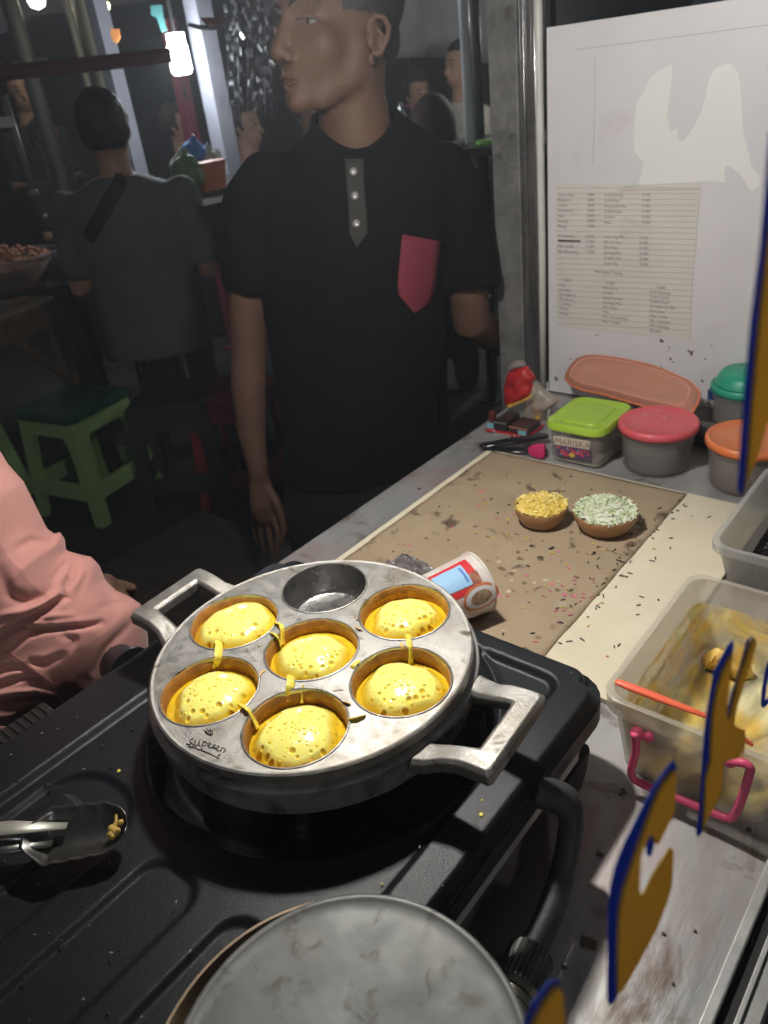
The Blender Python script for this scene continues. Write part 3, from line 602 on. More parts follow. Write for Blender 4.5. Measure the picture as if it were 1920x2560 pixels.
cks['tr'] = cake(2, 13, -.001, .001, .0245, .1435, 'yellow batter cake in the well next to the red and white paper cup')
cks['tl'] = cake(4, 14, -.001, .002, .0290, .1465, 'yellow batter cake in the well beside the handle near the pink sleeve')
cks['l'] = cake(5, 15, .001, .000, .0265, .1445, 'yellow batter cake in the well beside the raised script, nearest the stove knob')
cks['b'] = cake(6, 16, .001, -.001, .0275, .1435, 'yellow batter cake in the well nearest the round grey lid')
dripm = mat('batter_drip', (.93, .72, .12), .3, 0, (.80, .50, .08), 70, 4, thr=(.5, .75), sss=.3); dripb = mat('baked_drip', (.66, .36, .10), .5, 0, (.78, .52, .16), 80, 4)
def smoothpath(P, m=6):
    P = [P[0]] + P + [P[-1]]; o = []
    for i in range(1, len(P) - 2):
        for k in range(m):
            t = k / m; a, b, c, d = P[i - 1], P[i], P[i + 1], P[i + 2]
            o.append(.5 * ((2 * b) + (c - a) * t + (2 * a - 5 * b + 4 * c - d) * t * t + (3 * b - a - 3 * c + d) * t ** 3))
    return o + [P[-2]]
def drip(k, pts, w, m=None, fl=.32):
    P = smoothpath([ZP(px, py, z) for px, py, z in pts], 5); n = len(P); ww = np.interp(np.linspace(0, len(w) - 1, n), range(len(w)), w)
    ww = [max(.0004, q * .78 * (1 + .10 * math.sin(i * 1.3 + pts[0][0]))) for i, q in enumerate(ww)]
    mb = MB(); mb.tube(P, ww, 14, True, fl, (0, .7, .7)); mb.build('drip', m or dripm, cks[k], smooth=True)
T = .1612
drip('tl', [(545,1600,.1535),(547,1618,T+.0006),(546,1632,T+.0012),(545,1644,T+.0004),(544,1656,.1560),(543,1668,.1500)], [.0046,.0046,.0048,.0048,.0050,.0056])
drip('c', [(727,1690,.1535),(727,1703,T+.0006),(726,1712,T+.0012),(724,1722,T+.0002),(722,1742,.1550),(720,1758,.1495)], [.0044,.0046,.0048,.0044,.0046,.0050])
drip('c', [(757,1712,T),(758,1722,.1590),(757,1745,.1530),(756,1758,.1500)], [.0018,.0028,.0034,.0040])
drip('tl', [(688,1556,T),(702,1562,T+.001),(706,1574,T),(706,1592,.1560),(706,1612,.1500)], [.0030,.0036,.0034,.0034,.0040])
drip('c', [(676,1580,T),(690,1588,T+.0004),(698,1602,.1560),(702,1618,.1510)], [.0020,.0030,.0026,.0030])
drip('tr', [(1022,1588,.1535),(1023,1602,T+.0006),(1024,1612,T+.0010),(1026,1622,T),(1027,1642,.1550),(1027,1660,.1495)], [.0036,.0038,.0038,.0026,.0026,.0034])
drip('tr', [(1003,1608,T),(1006,1616,T+.0004),(1008,1624,.1595)], [.0022,.0028,.0020], dripb)
drip('tr', [(889,1566,T-.0006),(897,1572,T+.0002),(906,1575,T-.0006)], [.0012,.0018,.0012], dripb)
drip('tr', [(892,1546,T-.0004),(895,1549,T)], [.0016,.0014], dripb)
drip('r', [(898,1652,T),(884,1664,T+.0004),(884,1684,.1560),(888,1705,.1500)], [.0022,.0030,.0028,.0036])
drip('l', [(600,1760,T-.001),(612,1768,T+.0010),(624,1778,T+.0002),(634,1798,.1560),(644,1818,.1495)], [.0026,.0042,.0044,.0040,.0046])
drip('r', [(872,1798,T-.0004),(890,1794,T+.0010),(914,1788,T-.0002)], [.0020,.0030,.0020])
drip('r', [(857,1754,T-.0004),(866,1756,T+.0006),(876,1760,T-.0004)], [.0014,.0024,.0018], dripb)
drip('b', [(833,1726,T-.0004),(846,1722,T),(857,1722,T-.0004)], [.0006,.0008,.0007], dripb)
drip('l', [(650,1690,T-.0006),(655,1680,T),(664,1676,T-.0004)], [.0010,.0012,.0009], dripb)
drip('c', [(646,1612,T-.0002),(649,1614,T)], [.0017,.0014])
# small batter spots on the stove
mb = MB()
for px, py, r, z in ((1275,1795,.0035,.0945),(1203,2036,.0018,.1005),(297,1927,.0016,.0945),(1205,2000,.0008,.1005),(955,2210,.001,.095),(1150,1870,.001,.1)):
    mb.ball(ZP(px, py, z), r, r, .0006, nu=10, nv=6)
tag(mb.build('batter_spot', dripm, smooth=True), 'small dried yellow batter spots splashed on the black stove top', 'batter spots', kind='stuff')
mb = MB(); mss = [mat('burnt_speck', (.004, .004, .004), .7), mat('grey_speck', (.16, .155, .14), .7)]
for k in range(150):
    x = rng.uniform(-.60, -.21); y = rng.uniform(-.05, .465) if k % 3 else rng.uniform(.05, .30); d_ = math.hypot(x - PC.x, y - PC.y)
    if d_ < .150: continue
    mb.cur = int(rng.random() < .45); r_ = rng.uniform(.0004, .0010); z_ = .0945 if -.54 < x < -.243 and y < .45 else .1002
    if mb.cur == 0: r_ *= 1.5
    mb.ball((x, y, z_), r_ * rng.uniform(.7, 2), r_, r_ * .4, Matrix.Rotation(rng.random() * 3, 3, 'Z'), 6, 4)
tag(mb.build('specks', mss, smooth=True), 'fine burnt and grey specks of food strewn over the black stove top', 'specks', kind='stuff')
# ================================================================ TONGS
tg = thing('tongs', ZP(200, 2100, .11), 'steel kitchen tongs with scalloped ends lying on the stove, batter stuck in the tip', 'tongs')
chrome = mat('tong_steel', (.20, .20, .19), .33, .92, (.14, .14, .13), 30, 5, rvar=.08)
tp = ZP(322, 2075, .112); bk = ZP(60, 2112, .112); ax_ = (tp - bk).normalized(); sd = Vector((0, 0, 1)).cross(ax_).normalized(); Lg = (tp - bk).length
def scoop(mb, lift, roll, wid):
    nu, nv = 40, 14; vs = []
    for i in range(nu + 1):
        t = i / nu; w = wid * min(1, (t * 4) ** .7) * (1 - .0 * t) * math.sqrt(max(0, 1 - max(0, (t - .72) / .28) ** 2)) + .004 * (1 - t)
        sc = 1 + .07 * abs(math.sin(t * 6 * math.pi)) * (t > .15)
        for j in range(nv + 1):
            u = -1 + 2 * j / nv; yv = u * w * (sc if abs(u) > .8 else 1); h = .012 * (u * u - 1) * min(1, t * 5) * math.sqrt(max(.0, 1 - max(0, (t - .8) / .2) ** 2)) 
            yr = yv * math.cos(roll) - h * math.sin(roll); hr = yv * math.sin(roll) + h * math.cos(roll)
            vs.append(bk + ax_ * Lg * t + sd * yr + Vector((0, 0, lift + hr)))
    mb.add(vs, [(i * (nv + 1) + j, i * (nv + 1) + j + 1, (i + 1) * (nv + 1) + j + 1, (i + 1) * (nv + 1) + j) for i in range(nu) for j in range(nv)])
mb = MB(); scoop(mb, .006, R_(20), .0165); o = mb.build('scoop', chrome, tg, smooth=True); o.modifiers.new('s', 'SOLIDIFY').thickness = .0009
mb = MB(); mb.tube([bk - ax_ * .19 + Vector((0, 0, .004)), bk - ax_ * .02 + Vector((0, 0, .002)), bk + ax_ * .02 + Vector((0, 0, -.002))], [.0085, .0075, .004], 12, flat=.35, up=(0, 0, 1)); mb.build('arm', chrome, tg, smooth=True)
mb = MB(); q = bk + sd * .008
mb.tube([q - ax_ * .19 + Vector((0, 0, .018)), q - ax_ * .01 + Vector((0, 0, .010)), q + ax_ * .03 + Vector((0, 0, .004))], [.0085, .0065, .003], 12, flat=.3, up=(0, 0, 1)); mb.build('arm', mat('tong_matt', (.40, .39, .34), .45, .6), tg, smooth=True)
mb = MB(); c = bk + ax_ * Lg * .87 + Vector((0, 0, .001))
for k in range(9): mb.ball(c + Vector((rng.normal() * .003, rng.normal() * .003, rng.random() * .003)), rng.uniform(.0015, .0035), nu=8, nv=6)
mb.capsule([c + sd * .003, c + sd * .010 + Vector((0, 0, .004))], [.0016, .0011], 6)
mb.build('stuck_batter', mat('stuck_crumb', (.50, .32, .07), .5), tg, smooth=True)
# ================================================================ LID ON A SECOND PAN
ld = thing('pan_lid', (-.187, .118, .13), 'round dented grey aluminium lid over the small pan at the corner of the stove', 'lid')
LC = Vector((-.176, .112, 0)); lidm = mat('aged_lid_aluminium', (.165, .17, .165), .56, .4, (.12, .125, .12), 14, 9, rvar=.1, bump=.2, bscale=35, spots=((.20, .195, .18), 9, .46, .74), spots2=((.10, .095, .083), 60, .57, .68))
mb = MB(); prof = [(0, .1395), (.03, .1394), (.06, .1388), (.080, .1378), (.0865, .1372), (.0885, .1384), (.0905, .1390), (.0922, .1380), (.0926, .1360), (.0915, .1345)]
mb.lathe(prof, LC, 96); me = None
o = mb.build('disc', lidm, ld, smooth=True)
a = coords(o.data)
for i in range(len(a)):
    a[i, 2] += .0006 * fbm((float(a[i, 0]) * 22, float(a[i, 1]) * 22, 3)); k = 1 + .012 * noise.noise(Vector((float(a[i, 0]) * 18, float(a[i, 1]) * 18, 8))); a[i, 0] = (a[i, 0] + ld.location.x - LC.x) * k + LC.x - ld.location.x; a[i, 1] = (a[i, 1] + ld.location.y - LC.y) * k + LC.y - ld.location.y
setco(o.data, a)
mb = MB(); mb.lathe([(.089, .1345), (.0895, .1335), (.0895, .1285), (.087, .128), (.0, .128)], LC + Vector((-.004, -.001, 0)), 72); mb.build('inner_lip', lidm, ld, ang=40)
kp = thing('small_pan', (-.187, .112, .095), 'small round pan with a stained brown wall under the grey aluminium lid', 'pan')
mb = MB(); mb.lathe([(0, .0955), (.082, .0955), (.090, .100), (.0945, .124), (.0955, .1275), (.0935, .1278), (.0925, .124), (.088, .101), (.081, .0985), (0, .0985)], Vector((-.1860, .1065, 0)), 72); mb.build('body', mat('brown_stained_pan', (.36, .27, .18), .5, .2, (.28, .20, .13), 14, 7, bump=.2, bscale=80), kp, ang=40)
mb = MB(); q = Vector((-.1855, .112, .121)); d = Vector((.45, -.89, 0)).normalized(); mb.tube([q + d * .092, q + d * .12 + Vector((0, 0, .006)), q + d * .24 + Vector((0, 0, .012))], [.006, .008, .009], 12, flat=.6); mb.build('handle', blacksm, kp, smooth=True)
# ================================================================ GAS HOSE
hs = thing('gas_hose', ZP(1400, 2200, .02), 'black rubber gas hose running from the stove down to a ridged connector', 'hose')
pth = [(1330,1975,.078),(1372,1985,.076),(1410,2003,.072),(1428,2045,.060),(1424,2100,.045),(1412,2160,.032),(1395,2220,.023),(1370,2290,.018),(1345,2350,.017),(1322,2402,.018)]
mb = MB(); P = [ZP(a, b, c) for a, b, c in pth]
def smoothpath(P, m=6):
    P = [P[0]] + P + [P[-1]]; o = []
    for i in range(1, len(P) - 2):
        for k in range(m):
            t = k / m; a, b, c, d = P[i - 1], P[i], P[i + 1], P[i + 2]
            o.append(.5 * ((2 * b) + (c - a) * t + (2 * a - 5 * b + 4 * c - d) * t * t + (3 * b - a - 3 * c + d) * t ** 3))
    return o + [P[-2]]
sp = smoothpath(P); rads = [.0125 if i < 12 else (.0125 - .003 * min(1, (i - 12) / 6)) for i in range(len(sp))]
mb.tube(sp, rads, 18); mb.build('tube', mat('dusty_rubber', (.035, .036, .038), .6, 0, (.12, .12, .12), 26, 7, thr=(.5, .8), bump=.3, bscale=200), hs, smooth=True)
mb = MB(); p0 = P[0]; d = (P[1] - P[0]).normalized()
for k in range(6): mb.tube([p0 - d * (.002 + .0035 * k), p0 - d * (.0042 + .0035 * k)], .0125 - .0004 * k, 20)
mb.tube([p0, p0 - d * .026], .009, 16); mb.build('hose_clamp', mat('clamp_metal', (.25, .25, .25), .4, .8), hs, ang=40)
d = (sp[-1] - sp[-4]).normalized(); e = sp[-1]
def ribbed(a, b, r, n=28, ribs=True):
    m = MB(); k = len(m.v); vs = []
    ref = Vector((0, 0, 1)); u = (ref - d * ref.dot(d)).normalized(); w = d.cross(u)
    for t in (a, a + .001, b - .001, b):
        for j in range(n * 2):
            rr_ = r * (1.0 if j % 2 else .93) * (.93 if t in (a, b) else 1); th = math.pi * j / n
            vs.append(e + d * t + u * math.cos(th) * rr_ + w * math.sin(th) * rr_)
    N = n * 2; m.add(vs, [(i * N + j, i * N + (j + 1) % N, (i + 1) * N + (j + 1) % N, (i + 1) * N + j) for i in range(3) for j in range(N)] + [tuple(range(N)), tuple(3 * N + j for j in range(N))]); return m
ribbed(-.006, .022, .0165).build('knurled_nut', mat('nut_dark', (.07, .07, .065), .45, .7, (.16, .16, .15), 40, 5), hs, ang=25)
mb = MB()
for k in range(4): mb.tube([e + d * (.0225 + .0065 * k), e + d * (.0275 + .0065 * k)], [.0155, .0155 - .0005 * k], 24); mb.tube([e + d * (.0270 + .0065 * k), e + d * (.0292 + .0065 * k)], .0125, 20)
mb.tube([e + d * .048, e + d * .10], .0125, 20); mb.build('threaded_fitting', mat('brass_dull', (.30, .29, .24), .4, .75, (.18, .17, .14), 50, 5), hs, ang=35)
# ================================================================ BOWLS
clay = mat('brown_bowl', (.38, .20, .085), .45, 0, (.32, .16, .065), 30, 5)
def bowl(cx, cy, r, label, cols, heap, n, seed, htop):
    b = thing('topping_bowl', (cx, cy, .0072), label, 'bowl', 'bowls of grated cheese on the brown paper')
    mb = MB(); z = .0074
    mb.lathe([(0, z), (r * .62, z), (r * .80, z + .006), (r * .97, z + .018), (r, z + .027), (r * .985, z + .0282), (r * .955, z + .027), (r * .92, z + .018), (r * .75, z + .008), (0, z + .004)], (cx, cy, 0), 48)
    mb.build('body', clay, b, smooth=True)
    g = np.random.default_rng(seed); mb = MB()
    for k in range(n):
        q = math.sqrt(g.random()) * r * .97; a = g.random() * 6.28; h = max(htop * (1 - (q / r) ** 2 * .80) * g.uniform(.8, 1.1), .0095 if q > r * .86 else 0)
        p = Vector((cx + q * math.cos(a), cy + q * math.sin(a), z + .0195 + h)); t = g.random() * 6.28; L = g.uniform(.003, .008); e = Vector((math.cos(t), math.sin(t), g.normal() * .35)) * L / 2
        mb.cur = int(g.choice(len(cols), p=heap)); mb.tube([p - e, p + Vector((0, 0, .0006)), p + e], [.0008, .0012, .0008], 5)
    mb.cur = 0; mb.lathe([(0, z + .006), (r * .78, z + .012), (r * .885, z + .0205), (r * .8, z + .021 + htop * .4), (r * .5, z + .019 + htop * .8), (0, z + .019 + htop)], (cx, cy, 0), 24)
    tag(mb.build('grated_cheese', cols, b), kind='stuff')
yc = mat('cheddar', (.84, .60, .10), .5, sss=.1); yc2 = mat('cheddar_pale', (.90, .74, .28), .5)
wc = mat('white_cheese', (.78, .78, .62), .5, sss=.1); gc = mat('green_flakes', (.30, .42, .12), .55); gc2 = mat('pale_green_cheese', (.62, .70, .45), .5)
bowl(-.457, .806, .0355, 'small brown bowl heaped with bright yellow grated cheese', [yc, yc2], [.6, .4], 620, 3, .018)
bowl(-.377, .832, .0415, 'small brown bowl of pale white and green grated topping', [wc, gc, gc2], [.5, .12, .38], 760, 4, .019)
# ================================================================ PAPER CUP LYING DOWN
cup = thing('paper_cup', (-.42, .60, .0075), 'used white and red paper cup with a blue sticker, lying behind the pan', 'cup')
cA = Vector((-.452, .536, .043)); cB = Vector((-.425, .602, .0435)); cd_ = (cB - cA).normalized(); cu_ = (Vector((0, 0, 1)) - cd_ * cd_.z).normalized(); cw_ = cu_.cross(cd_); cl = (cB - cA).length
def CP(th, t, dr=0):
    r = (.0325 + .0035 * t) + dr; crush = 1 - .06 * math.sin(2 * th + 1) * (1 - t)
    return cA + cd_ * (cl * t) + (cu_ * math.cos(th) + cw_ * math.sin(th)) * r * crush
mb = MB(); vs = []; n = 48; rowsp = [(0, -.0325), (0, 0), (.25, 0), (.5, 0), (.75, 0), (.96, 0), (.97, .0012), (1.0, .0014), (1.0, -.002), (.95, -.003), (.95, -.034)]
for t, dr in rowsp:
    for j in range(n): vs.append(CP(6.2831853 * j / n, t, dr))
mb.add(vs, [(i * n + j, i * n + (j + 1) % n, (i + 1) * n + (j + 1) % n, (i + 1) * n + j) for i in range(len(rowsp) - 1) for j in range(n)])
mb.build('body', mat('cup_paper', (.70, .66, .62), .4, 0, (.58, .42, .36), 30, 6, thr=(.45, .75)), cup, ang=50)
def cpatch(name, th0, th1, t0, t1, dr, m, rnd=0, shapef=None):
    N = 14; mb = MB(); vs = []
    for i in range(N + 1):
        for j in range(N + 1):
            u, v = i / N, j / N
            if shapef:
                s, c = shapef(u, v); th = th0 + (th1 - th0) * s; t = t0 + (t1 - t0) * c
            else: th = th0 + (th1 - th0) * u; t = t0 + (t1 - t0) * v
            vs.append(CP(th, t, dr))
    mb.add(vs, [(i * (N + 1) + j, i * (N + 1) + j + 1, (i + 1) * (N + 1) + j + 1, (i + 1) * (N + 1) + j) for i in range(N) for j in range(N)])
    return mb.build(name, m, cup, smooth=True)
def disc(u, v): r = v; a = u * 6.2831853; return (.5 + .5 * r * math.cos(a), .5 + .5 * r * math.sin(a))
# where on the cup does the viewer's line of sight fall
def cup_hit(px, py):
    d = ray(px, py).normalized(); best = None
    for i in range(181):
        th = -math.pi + i * math.pi / 90
        for t in [k / 30 for k in range(31)]:
            p = CP(th, t); v = p - EYE; q = (v - d * v.dot(d)).length
            if best is None or q < best[0] - 1e-6: 
                if (p - (cA + cd_ * cl * t)).dot(EYE - p) > 0: best = (q, th, t)
    return best
zc = lambda x, y: (960 + x * .19289, 1360 + y * .19289)
h1 = cup_hit(*zc(960, 420)); h2 = cup_hit(*zc(1250, 690)); 
red = mat('cup_red', (.62, .035, .04), .4); sky_ = mat('cup_lightblue', (.33, .56, .80), .4); sky2 = mat('cup_midblue', (.10, .22, .55), .4)
th0, t0_ = h1[1], h1[2]
cpatch('red_panel', th0 - .66, th0 + .56, max(0, t0_ - .6), min(.90, t0_ + .28), .0003, red)
cpatch('blue_sticker', th0 - .42, th0 + .40, max(.05, t0_ - .40), min(.86, t0_ + .14), .0006, sky_)
cpatch('sticker_band', th0 - .30, th0 + .28, min(.8, t0_ + .06), min(.84, t0_ + .10), .0008, sky2)
th1_, t1_ = h2[1], h2[2]
cpatch('picture_ring', th1_ - .45, th1_ + .45, t1_ - .33, t1_ + .33, .0004, mat('cup_orange', (.62, .20, .08), .45), shapef=disc)
cpatch('picture_plate', th1_ - .36, th1_ + .36, t1_ - .28, t1_ + .28, .0006, mat('cup_white', (.68, .66, .70), .45), shapef=disc)
cpatch('picture_food', th1_ - .24, th1_ + .24, t1_ - .19, t1_ + .19, .0008, mat('cup_brown', (.26, .15, .08), .5, 0, (.45, .32, .2), 200, 4), shapef=disc)
cpatch('brown_streak', th1_ + .45, th1_ + .85, 0, t1_ + .1, .0004, mat('cup_maroon', (.25, .05, .04), .5, 0, (.42, .2, .12), 160, 4))
# crumpled grey wrapper by the cup
def crumple(name, c, w, d, h, m, label, cat, seed, parent=None, rot=0):
    mb = MB(); N = 26; vs = []
    for i in range(N + 1):
        for j in range(N + 1):
            u, v = i / N - .5, j / N - .5; R = math.hypot(u, v) * 2
            x = u * w + .004 * fbm((u * 5, v * 5, seed)); y = v * d + .004 * fbm((u * 5, v * 5, seed + 9)); z = h * max(0, 1 - R) * (.6 + .6 * fbm((u * 4, v * 4, seed + 5))) + h * .35 * abs(fbm((u * 9, v * 9, seed + 2))) + .0012
            vs.append(Vector(c) + Vector((x * math.cos(rot) - y * math.sin(rot), x * math.sin(rot) + y * math.cos(rot), max(.0006, z))))
    mb.add(vs, [(i * (N + 1) + j, i * (N + 1) + j + 1, (i + 1) * (N + 1) + j + 1, (i + 1) * (N + 1) + j) for i in range(N) for j in range(N)])
    o = mb.build(name, m, parent, loc=c if parent is None else None); o.modifiers.new('s', 'SOLIDIFY').thickness = .0003
    if label: tag(o, label, cat)
    return o
crumple('plastic_wrapper', (-.535, .625, .0078), .085, .035, .014, mat('wrapper_grey', (.22, .20, .20), .3, 0, (.10, .09, .09), 40, 6, spots=((.30, .04, .04), 30, .62, .7)), 'crumpled grey plastic wrapper lying behind the pan beside the paper cup', 'wrapper', 4, rot=-.2)
# ================================================================ TOPPING TUBS
def tubthing(label, loc): return thing('plastic_tub', loc, label, 'tub', 'lidded topping tubs at the end of the counter')
milky = clearplastic('milky_tub', (.66, .64, .62), .74, .25)
# green square
g = tubthing('square clear tub with a lime green lid and a printed sticker', (-.503, 1.04, 0))
mb = MB(); mb.rings([rring(-.503, 1.040, w, d, .014, z) for w, d, z in ((.078, .088, .0012), (.086, .100, .010), (.090, .104, .050), (.092, .106, .0605), (.088, .102, .0605), (.084, .098, .010), (.078, .090, .004))]); mb.build('body', milky, g, ang=50)
mb = MB(); mb.rings([rring(-.503, 1.040, .080, .094, .012, z) for z in (.0045, .016)]); mb.build('contents', mat('grey_powder', (.50, .43, .34), .8, 0, (.36, .30, .24), 90, 5), g)
lime = mat('lime_lid', (.36, .58, .045), .35, 0, (.42, .62, .07), 10, 4, spots=((.20, .20, .05), 30, .72, .78), sss=.1)
mb = MB(); mb.rings([rring(-.503, 1.040, w, d, r, z) for w, d, r, z in ((.096, .116, .020, .0585), (.100, .120, .022, .060), (.100, .120, .022, .0665), (.096, .116, .020, .0705), (.084, .104, .018, .0712), (.078, .098, .016, .0685), (.060, .080, .012, .0680), (.057, .077, .011, .0705), (.040, .06, .008, .0707))]); mb.build('lid', lime, g, ang=50)
st0 = lambda x, y: (1180 + x * .2291, 860 + y * .2291)
def GP(x, y, d=0): return YP(*st0(x, y), .9865 - d)
mb = MB(); mb.prism([GP(890, 1000), GP(1285, 1062), GP(1288, 1155), GP(896, 1095)], (0, .0006, 0)); lab = mb.build('sticker', mat('sticker_beige', (.60, .55, .46), .5), g)
mb = MB(); axs = (GP(1285, 1100) - GP(890, 1040)).normalized(); addtext(mb, 'MARISKA', .0145, GP(905, 1085, .0006), axs, Vector((0, 0, 1)), .0001); mb.build('lettering', mat('sticker_brown', (.22, .13, .09), .5), lab)
mb = MB(); cl_ = [(.55, .06, .10), (.60, .45, .06), (.10, .06, .14), (.50, .10, .16), (.30, .20, .30)]
ms = [mat('fruit%d' % i, c, .5) for i, c in enumerate(cl_)]
mb.cur = 2; mb.prism([GP(900, 1102), GP(1290, 1165), GP(1290, 1278), GP(930, 1215)], (0, .0005, 0))
for k in range(26):
    u, v = rng.random(), rng.random(); q = GP(925 + 345 * u, 1125 + 60 * u + 85 * v - 10, .0006); mb.cur = int(rng.choice([0, 0, 3, 4, 0])); mb.ball(q, rng.uniform(.0015, .0035), .0004, rng.uniform(.0015, .003), nu=8, nv=5)
mb.cur = 1; mb.ball(GP(1090, 1215, .001), .0045, .0005, .0042, nu=10, nv=6); mb.build('fruit_picture', ms, g)
def roundtub(c, r, h, lidc, label, fill, fillh, crumbs=0, lidr=None):
    g = tubthing(label, (c[0], c[1], 0)); lr = lidr or r * 1.10
    mb = MB(); mb.lathe([(0, .001), (r * .86, .001), (r * .93, .006), (r * .97, h * .55), (r, h - .008), (r * 1.05, h - .007), (r * 1.05, h - .004), (r, h - .0035), (r * .96, h - .0035), (r * .93, h * .5), (r * .88, .008), (0, .004)], (*c, 0), 48); mb.build('body', milky, g, ang=50)
    mb = MB(); mb.lathe([(0, .0045), (r * .86, .0045), (r * .905, fillh), (0, fillh + .003)], (*c, 0), 40); mb.build('contents', fill, g, ang=50)
    mb = MB(); mb.lathe([(lr * .96, h - .003), (lr, h - .002), (lr * 1.01, h + .004), (lr * .985, h + .0085), (lr * .94, h + .0095), (lr * .90, h + .0075), (lr * .86, h + .0062), (lr * .4, h + .006), (0, h + .006)], (*c, 0), 56); mb.build('lid', lidc, g, smooth=True)
    if crumbs:
        mb = MB()
        for k in range(crumbs):
            a = rng.random() * 6.28; q = math.sqrt(rng.random()) * lr * .7; mb.ball((c[0] + q * math.cos(a), c[1] + q * math.sin(a), h + .0068), rng.uniform(.0008, .0024), rng.uniform(.0008, .002), .0005, nu=7, nv=4)
        tag(mb.build('crumb', mat('lid_crumb', (.62, .40, .32), .6), g), kind='stuff')
dark_f = mat('choc_rice', (.035, .025, .022), .5, 0, (.07, .055, .05), 300, 3, bump=.6, bscale=350)
roundtub((-.396, 1.047), .052, .0655, mat('pink_lid', (.72, .10, .13), .38, 0, (.75, .16, .18), 12, 4, sss=.15), 'round clear tub of dark topping with a coral pink lid sprinkled with crumbs', dark_f, .040, 26)
roundtub((-.266, 1.047), .053, .0655, mat('orange_lid', (.78, .20, .06), .38, 0, (.74, .26, .12), 12, 4, spots=((.35, .12, .06), 26, .70, .76), sss=.15), 'round clear tub with an orange lid standing partly behind the ochre letter', mat('brown_topping', (.09, .04, .03), .6, 0, (.16, .07, .05), 80, 5), .050, 5)
c3 = YP(1858, 1010, 1.19)
roundtub((c3.x, 1.19), .045, .085, mat('teal_lid', (.03, .38, .24), .4, 0, (.05, .42, .28), 12, 4, sss=.1), 'round jar with a teal green lid standing against the white board', dark_f, .06, 0)
mb = MB(); mb.lathe([(.044, .0945), (.041, .104), (.034, .113), (.0, .1135)], (c3.x, 1.19, 0), 40); o = mb.build('lid_crown', MATS['teal_lid'], [t for t in C.objects if t.name.startswith('plastic_tub')][-1], smooth=True)
# tub hidden behind, under the peach lid
g = tubthing('long low clear tub of dark topping lying under the propped peach lid', (-.42, 1.17, 0))
mb = MB(); mb.rings([rring(-.40, 1.170, w, d, .02, z) for w, d, z in ((.145, .07, .001), (.155, .080, .006), (.165, .090, .045), (.170, .094, .047), (.160, .086, .047), (.148, .072, .006))]); mb.build('body', milky, g, ang=50)
mb = MB(); mb.rings([rring(-.40, 1.170, .143, .068, .02, z) for z in (.0065, .036)]); mb.build('contents', dark_f, g)
# peach lid propped
pl = thing('peach_lid', (-.44, 1.16, .05), 'long translucent peach coloured lid propped up between the tubs and the white board', 'lid')
peach = clearplastic('peach_plastic', (.96, .50, .37), .30, .2)
zq = lambda x, y: (1180 + x * .44605, 800 + y * .44605)
outl = [(525,330),(530,300),(560,250),(590,220),(640,203),(720,203),(850,222),(1000,255),(1130,305),(1220,350),(1268,395),(1276,420),(1262,470),(1235,515),(1190,530),(1130,520),(1000,490),(870,455),(740,415),(620,392),(560,365)]
def ply(x, y): return 1.115 + .11 * (530 - y) / 330 + .035 * (x - 900) / 750 * -1
def PPt(x, y, off=0): return YP(*zq(x, y), ply(x, y)) + Vector((0, -.72, .69)) * off
cxm, cym = 900, 365
O1 = [PPt(x, y) for x, y in outl]; 
def shr(k, off): return [PPt(cxm + (x - cxm) * (1 - (1 - k) * .5), cym + (x - cxm) * .0 + (y - cym - (x - cxm) * .19) * k + (x - cxm) * .19 * (1 - (1 - k) * .5), off) for x, y in outl]
mb = MB(); mb.rings([shr(1, 0), shr(.99, .004), shr(.90, .007), shr(.86, .0125), shr(.78, .014), shr(.45, .014), shr(.40, .012), shr(.15, .012)], True, True)
o = mb.build('shell', peach, pl, smooth=True)
MB().tube(O1 + [O1[0]], .0026, 10, False).build('rim', mat('peach_rim', (.88, .27, .13), .35, sss=.2), pl, smooth=True)
MB().tube([p + Vector((0, -.001, .001)) for p in shr(.78, .014)] + [shr(.78, .014)[0]], .0012, 8, False).build('ridge', mat('peach_ridge', (.90, .42, .30), .2, coat=.5), pl, smooth=True)
# blue and white cap by the teal jar
bc = thing('squeeze_bottle', (-.36, 1.23, 0), 'small bottle with a dark blue cap standing behind the tubs against the board', 'bottle')
q = YP(1785, 985, 1.225)
mb = MB(); mb.lathe([(0, .001), (.018, .001), (.020, .006), (.020, q.z - .03), (.008, q.z - .012), (.008, q.z - .008), (0, q.z - .008)], (q.x, 1.225, 0), 24); mb.build('body', clearplastic('bottle_clear', (.55, .55, .55), .4), bc, smooth=True)
mb = MB(); mb.lathe([(0, q.z - .008), (.009, q.z - .008), (.010, q.z + .006), (.006, q.z + .011), (0, q.z + .012)], (q.x, 1.225, 0), 20); mb.build('cap', mat('navy_cap', (.03, .06, .20), .4), bc, ang=40)
# ---------------- black and red box pile at the end of the counter
q = ZP(1262, 1095, 0)
rb1 = thing('red_box', (-.665, 1.06, 0), 'small flat red box with white lettering lying beside the counter edge', 'box')
zr = lambda x, y: (1180 + x * .2291, 860 + y * .2291)
def RP(x, y, Y): return YP(*zr(x, y), Y)
a, b = RP(145, 1045, 1.040), RP(600, 1015, 1.040); top = RP(150, 935, 1.040).z
mb = MB(); mb.box((a.x, 1.040, .003), (b.x, 1.10, top)); mb.build('body', mat('box_red', (.55, .035, .035), .4, 0, (.45, .04, .04), 30, 4), rb1, bevel=.001)
mb = MB(); addtext(mb, 'Surya 16', .016, RP(225, 1000, 1.0392) , (1, 0, 0), (0, 0, 1), .0002); mb.build('lettering', mat('box_white', (.7, .6, .6), .5), rb1)
lt = thing('lighter', (a.x + .015, 1.06, top), 'small dark red lighter standing on the red box nearest the counter edge', 'lighter')
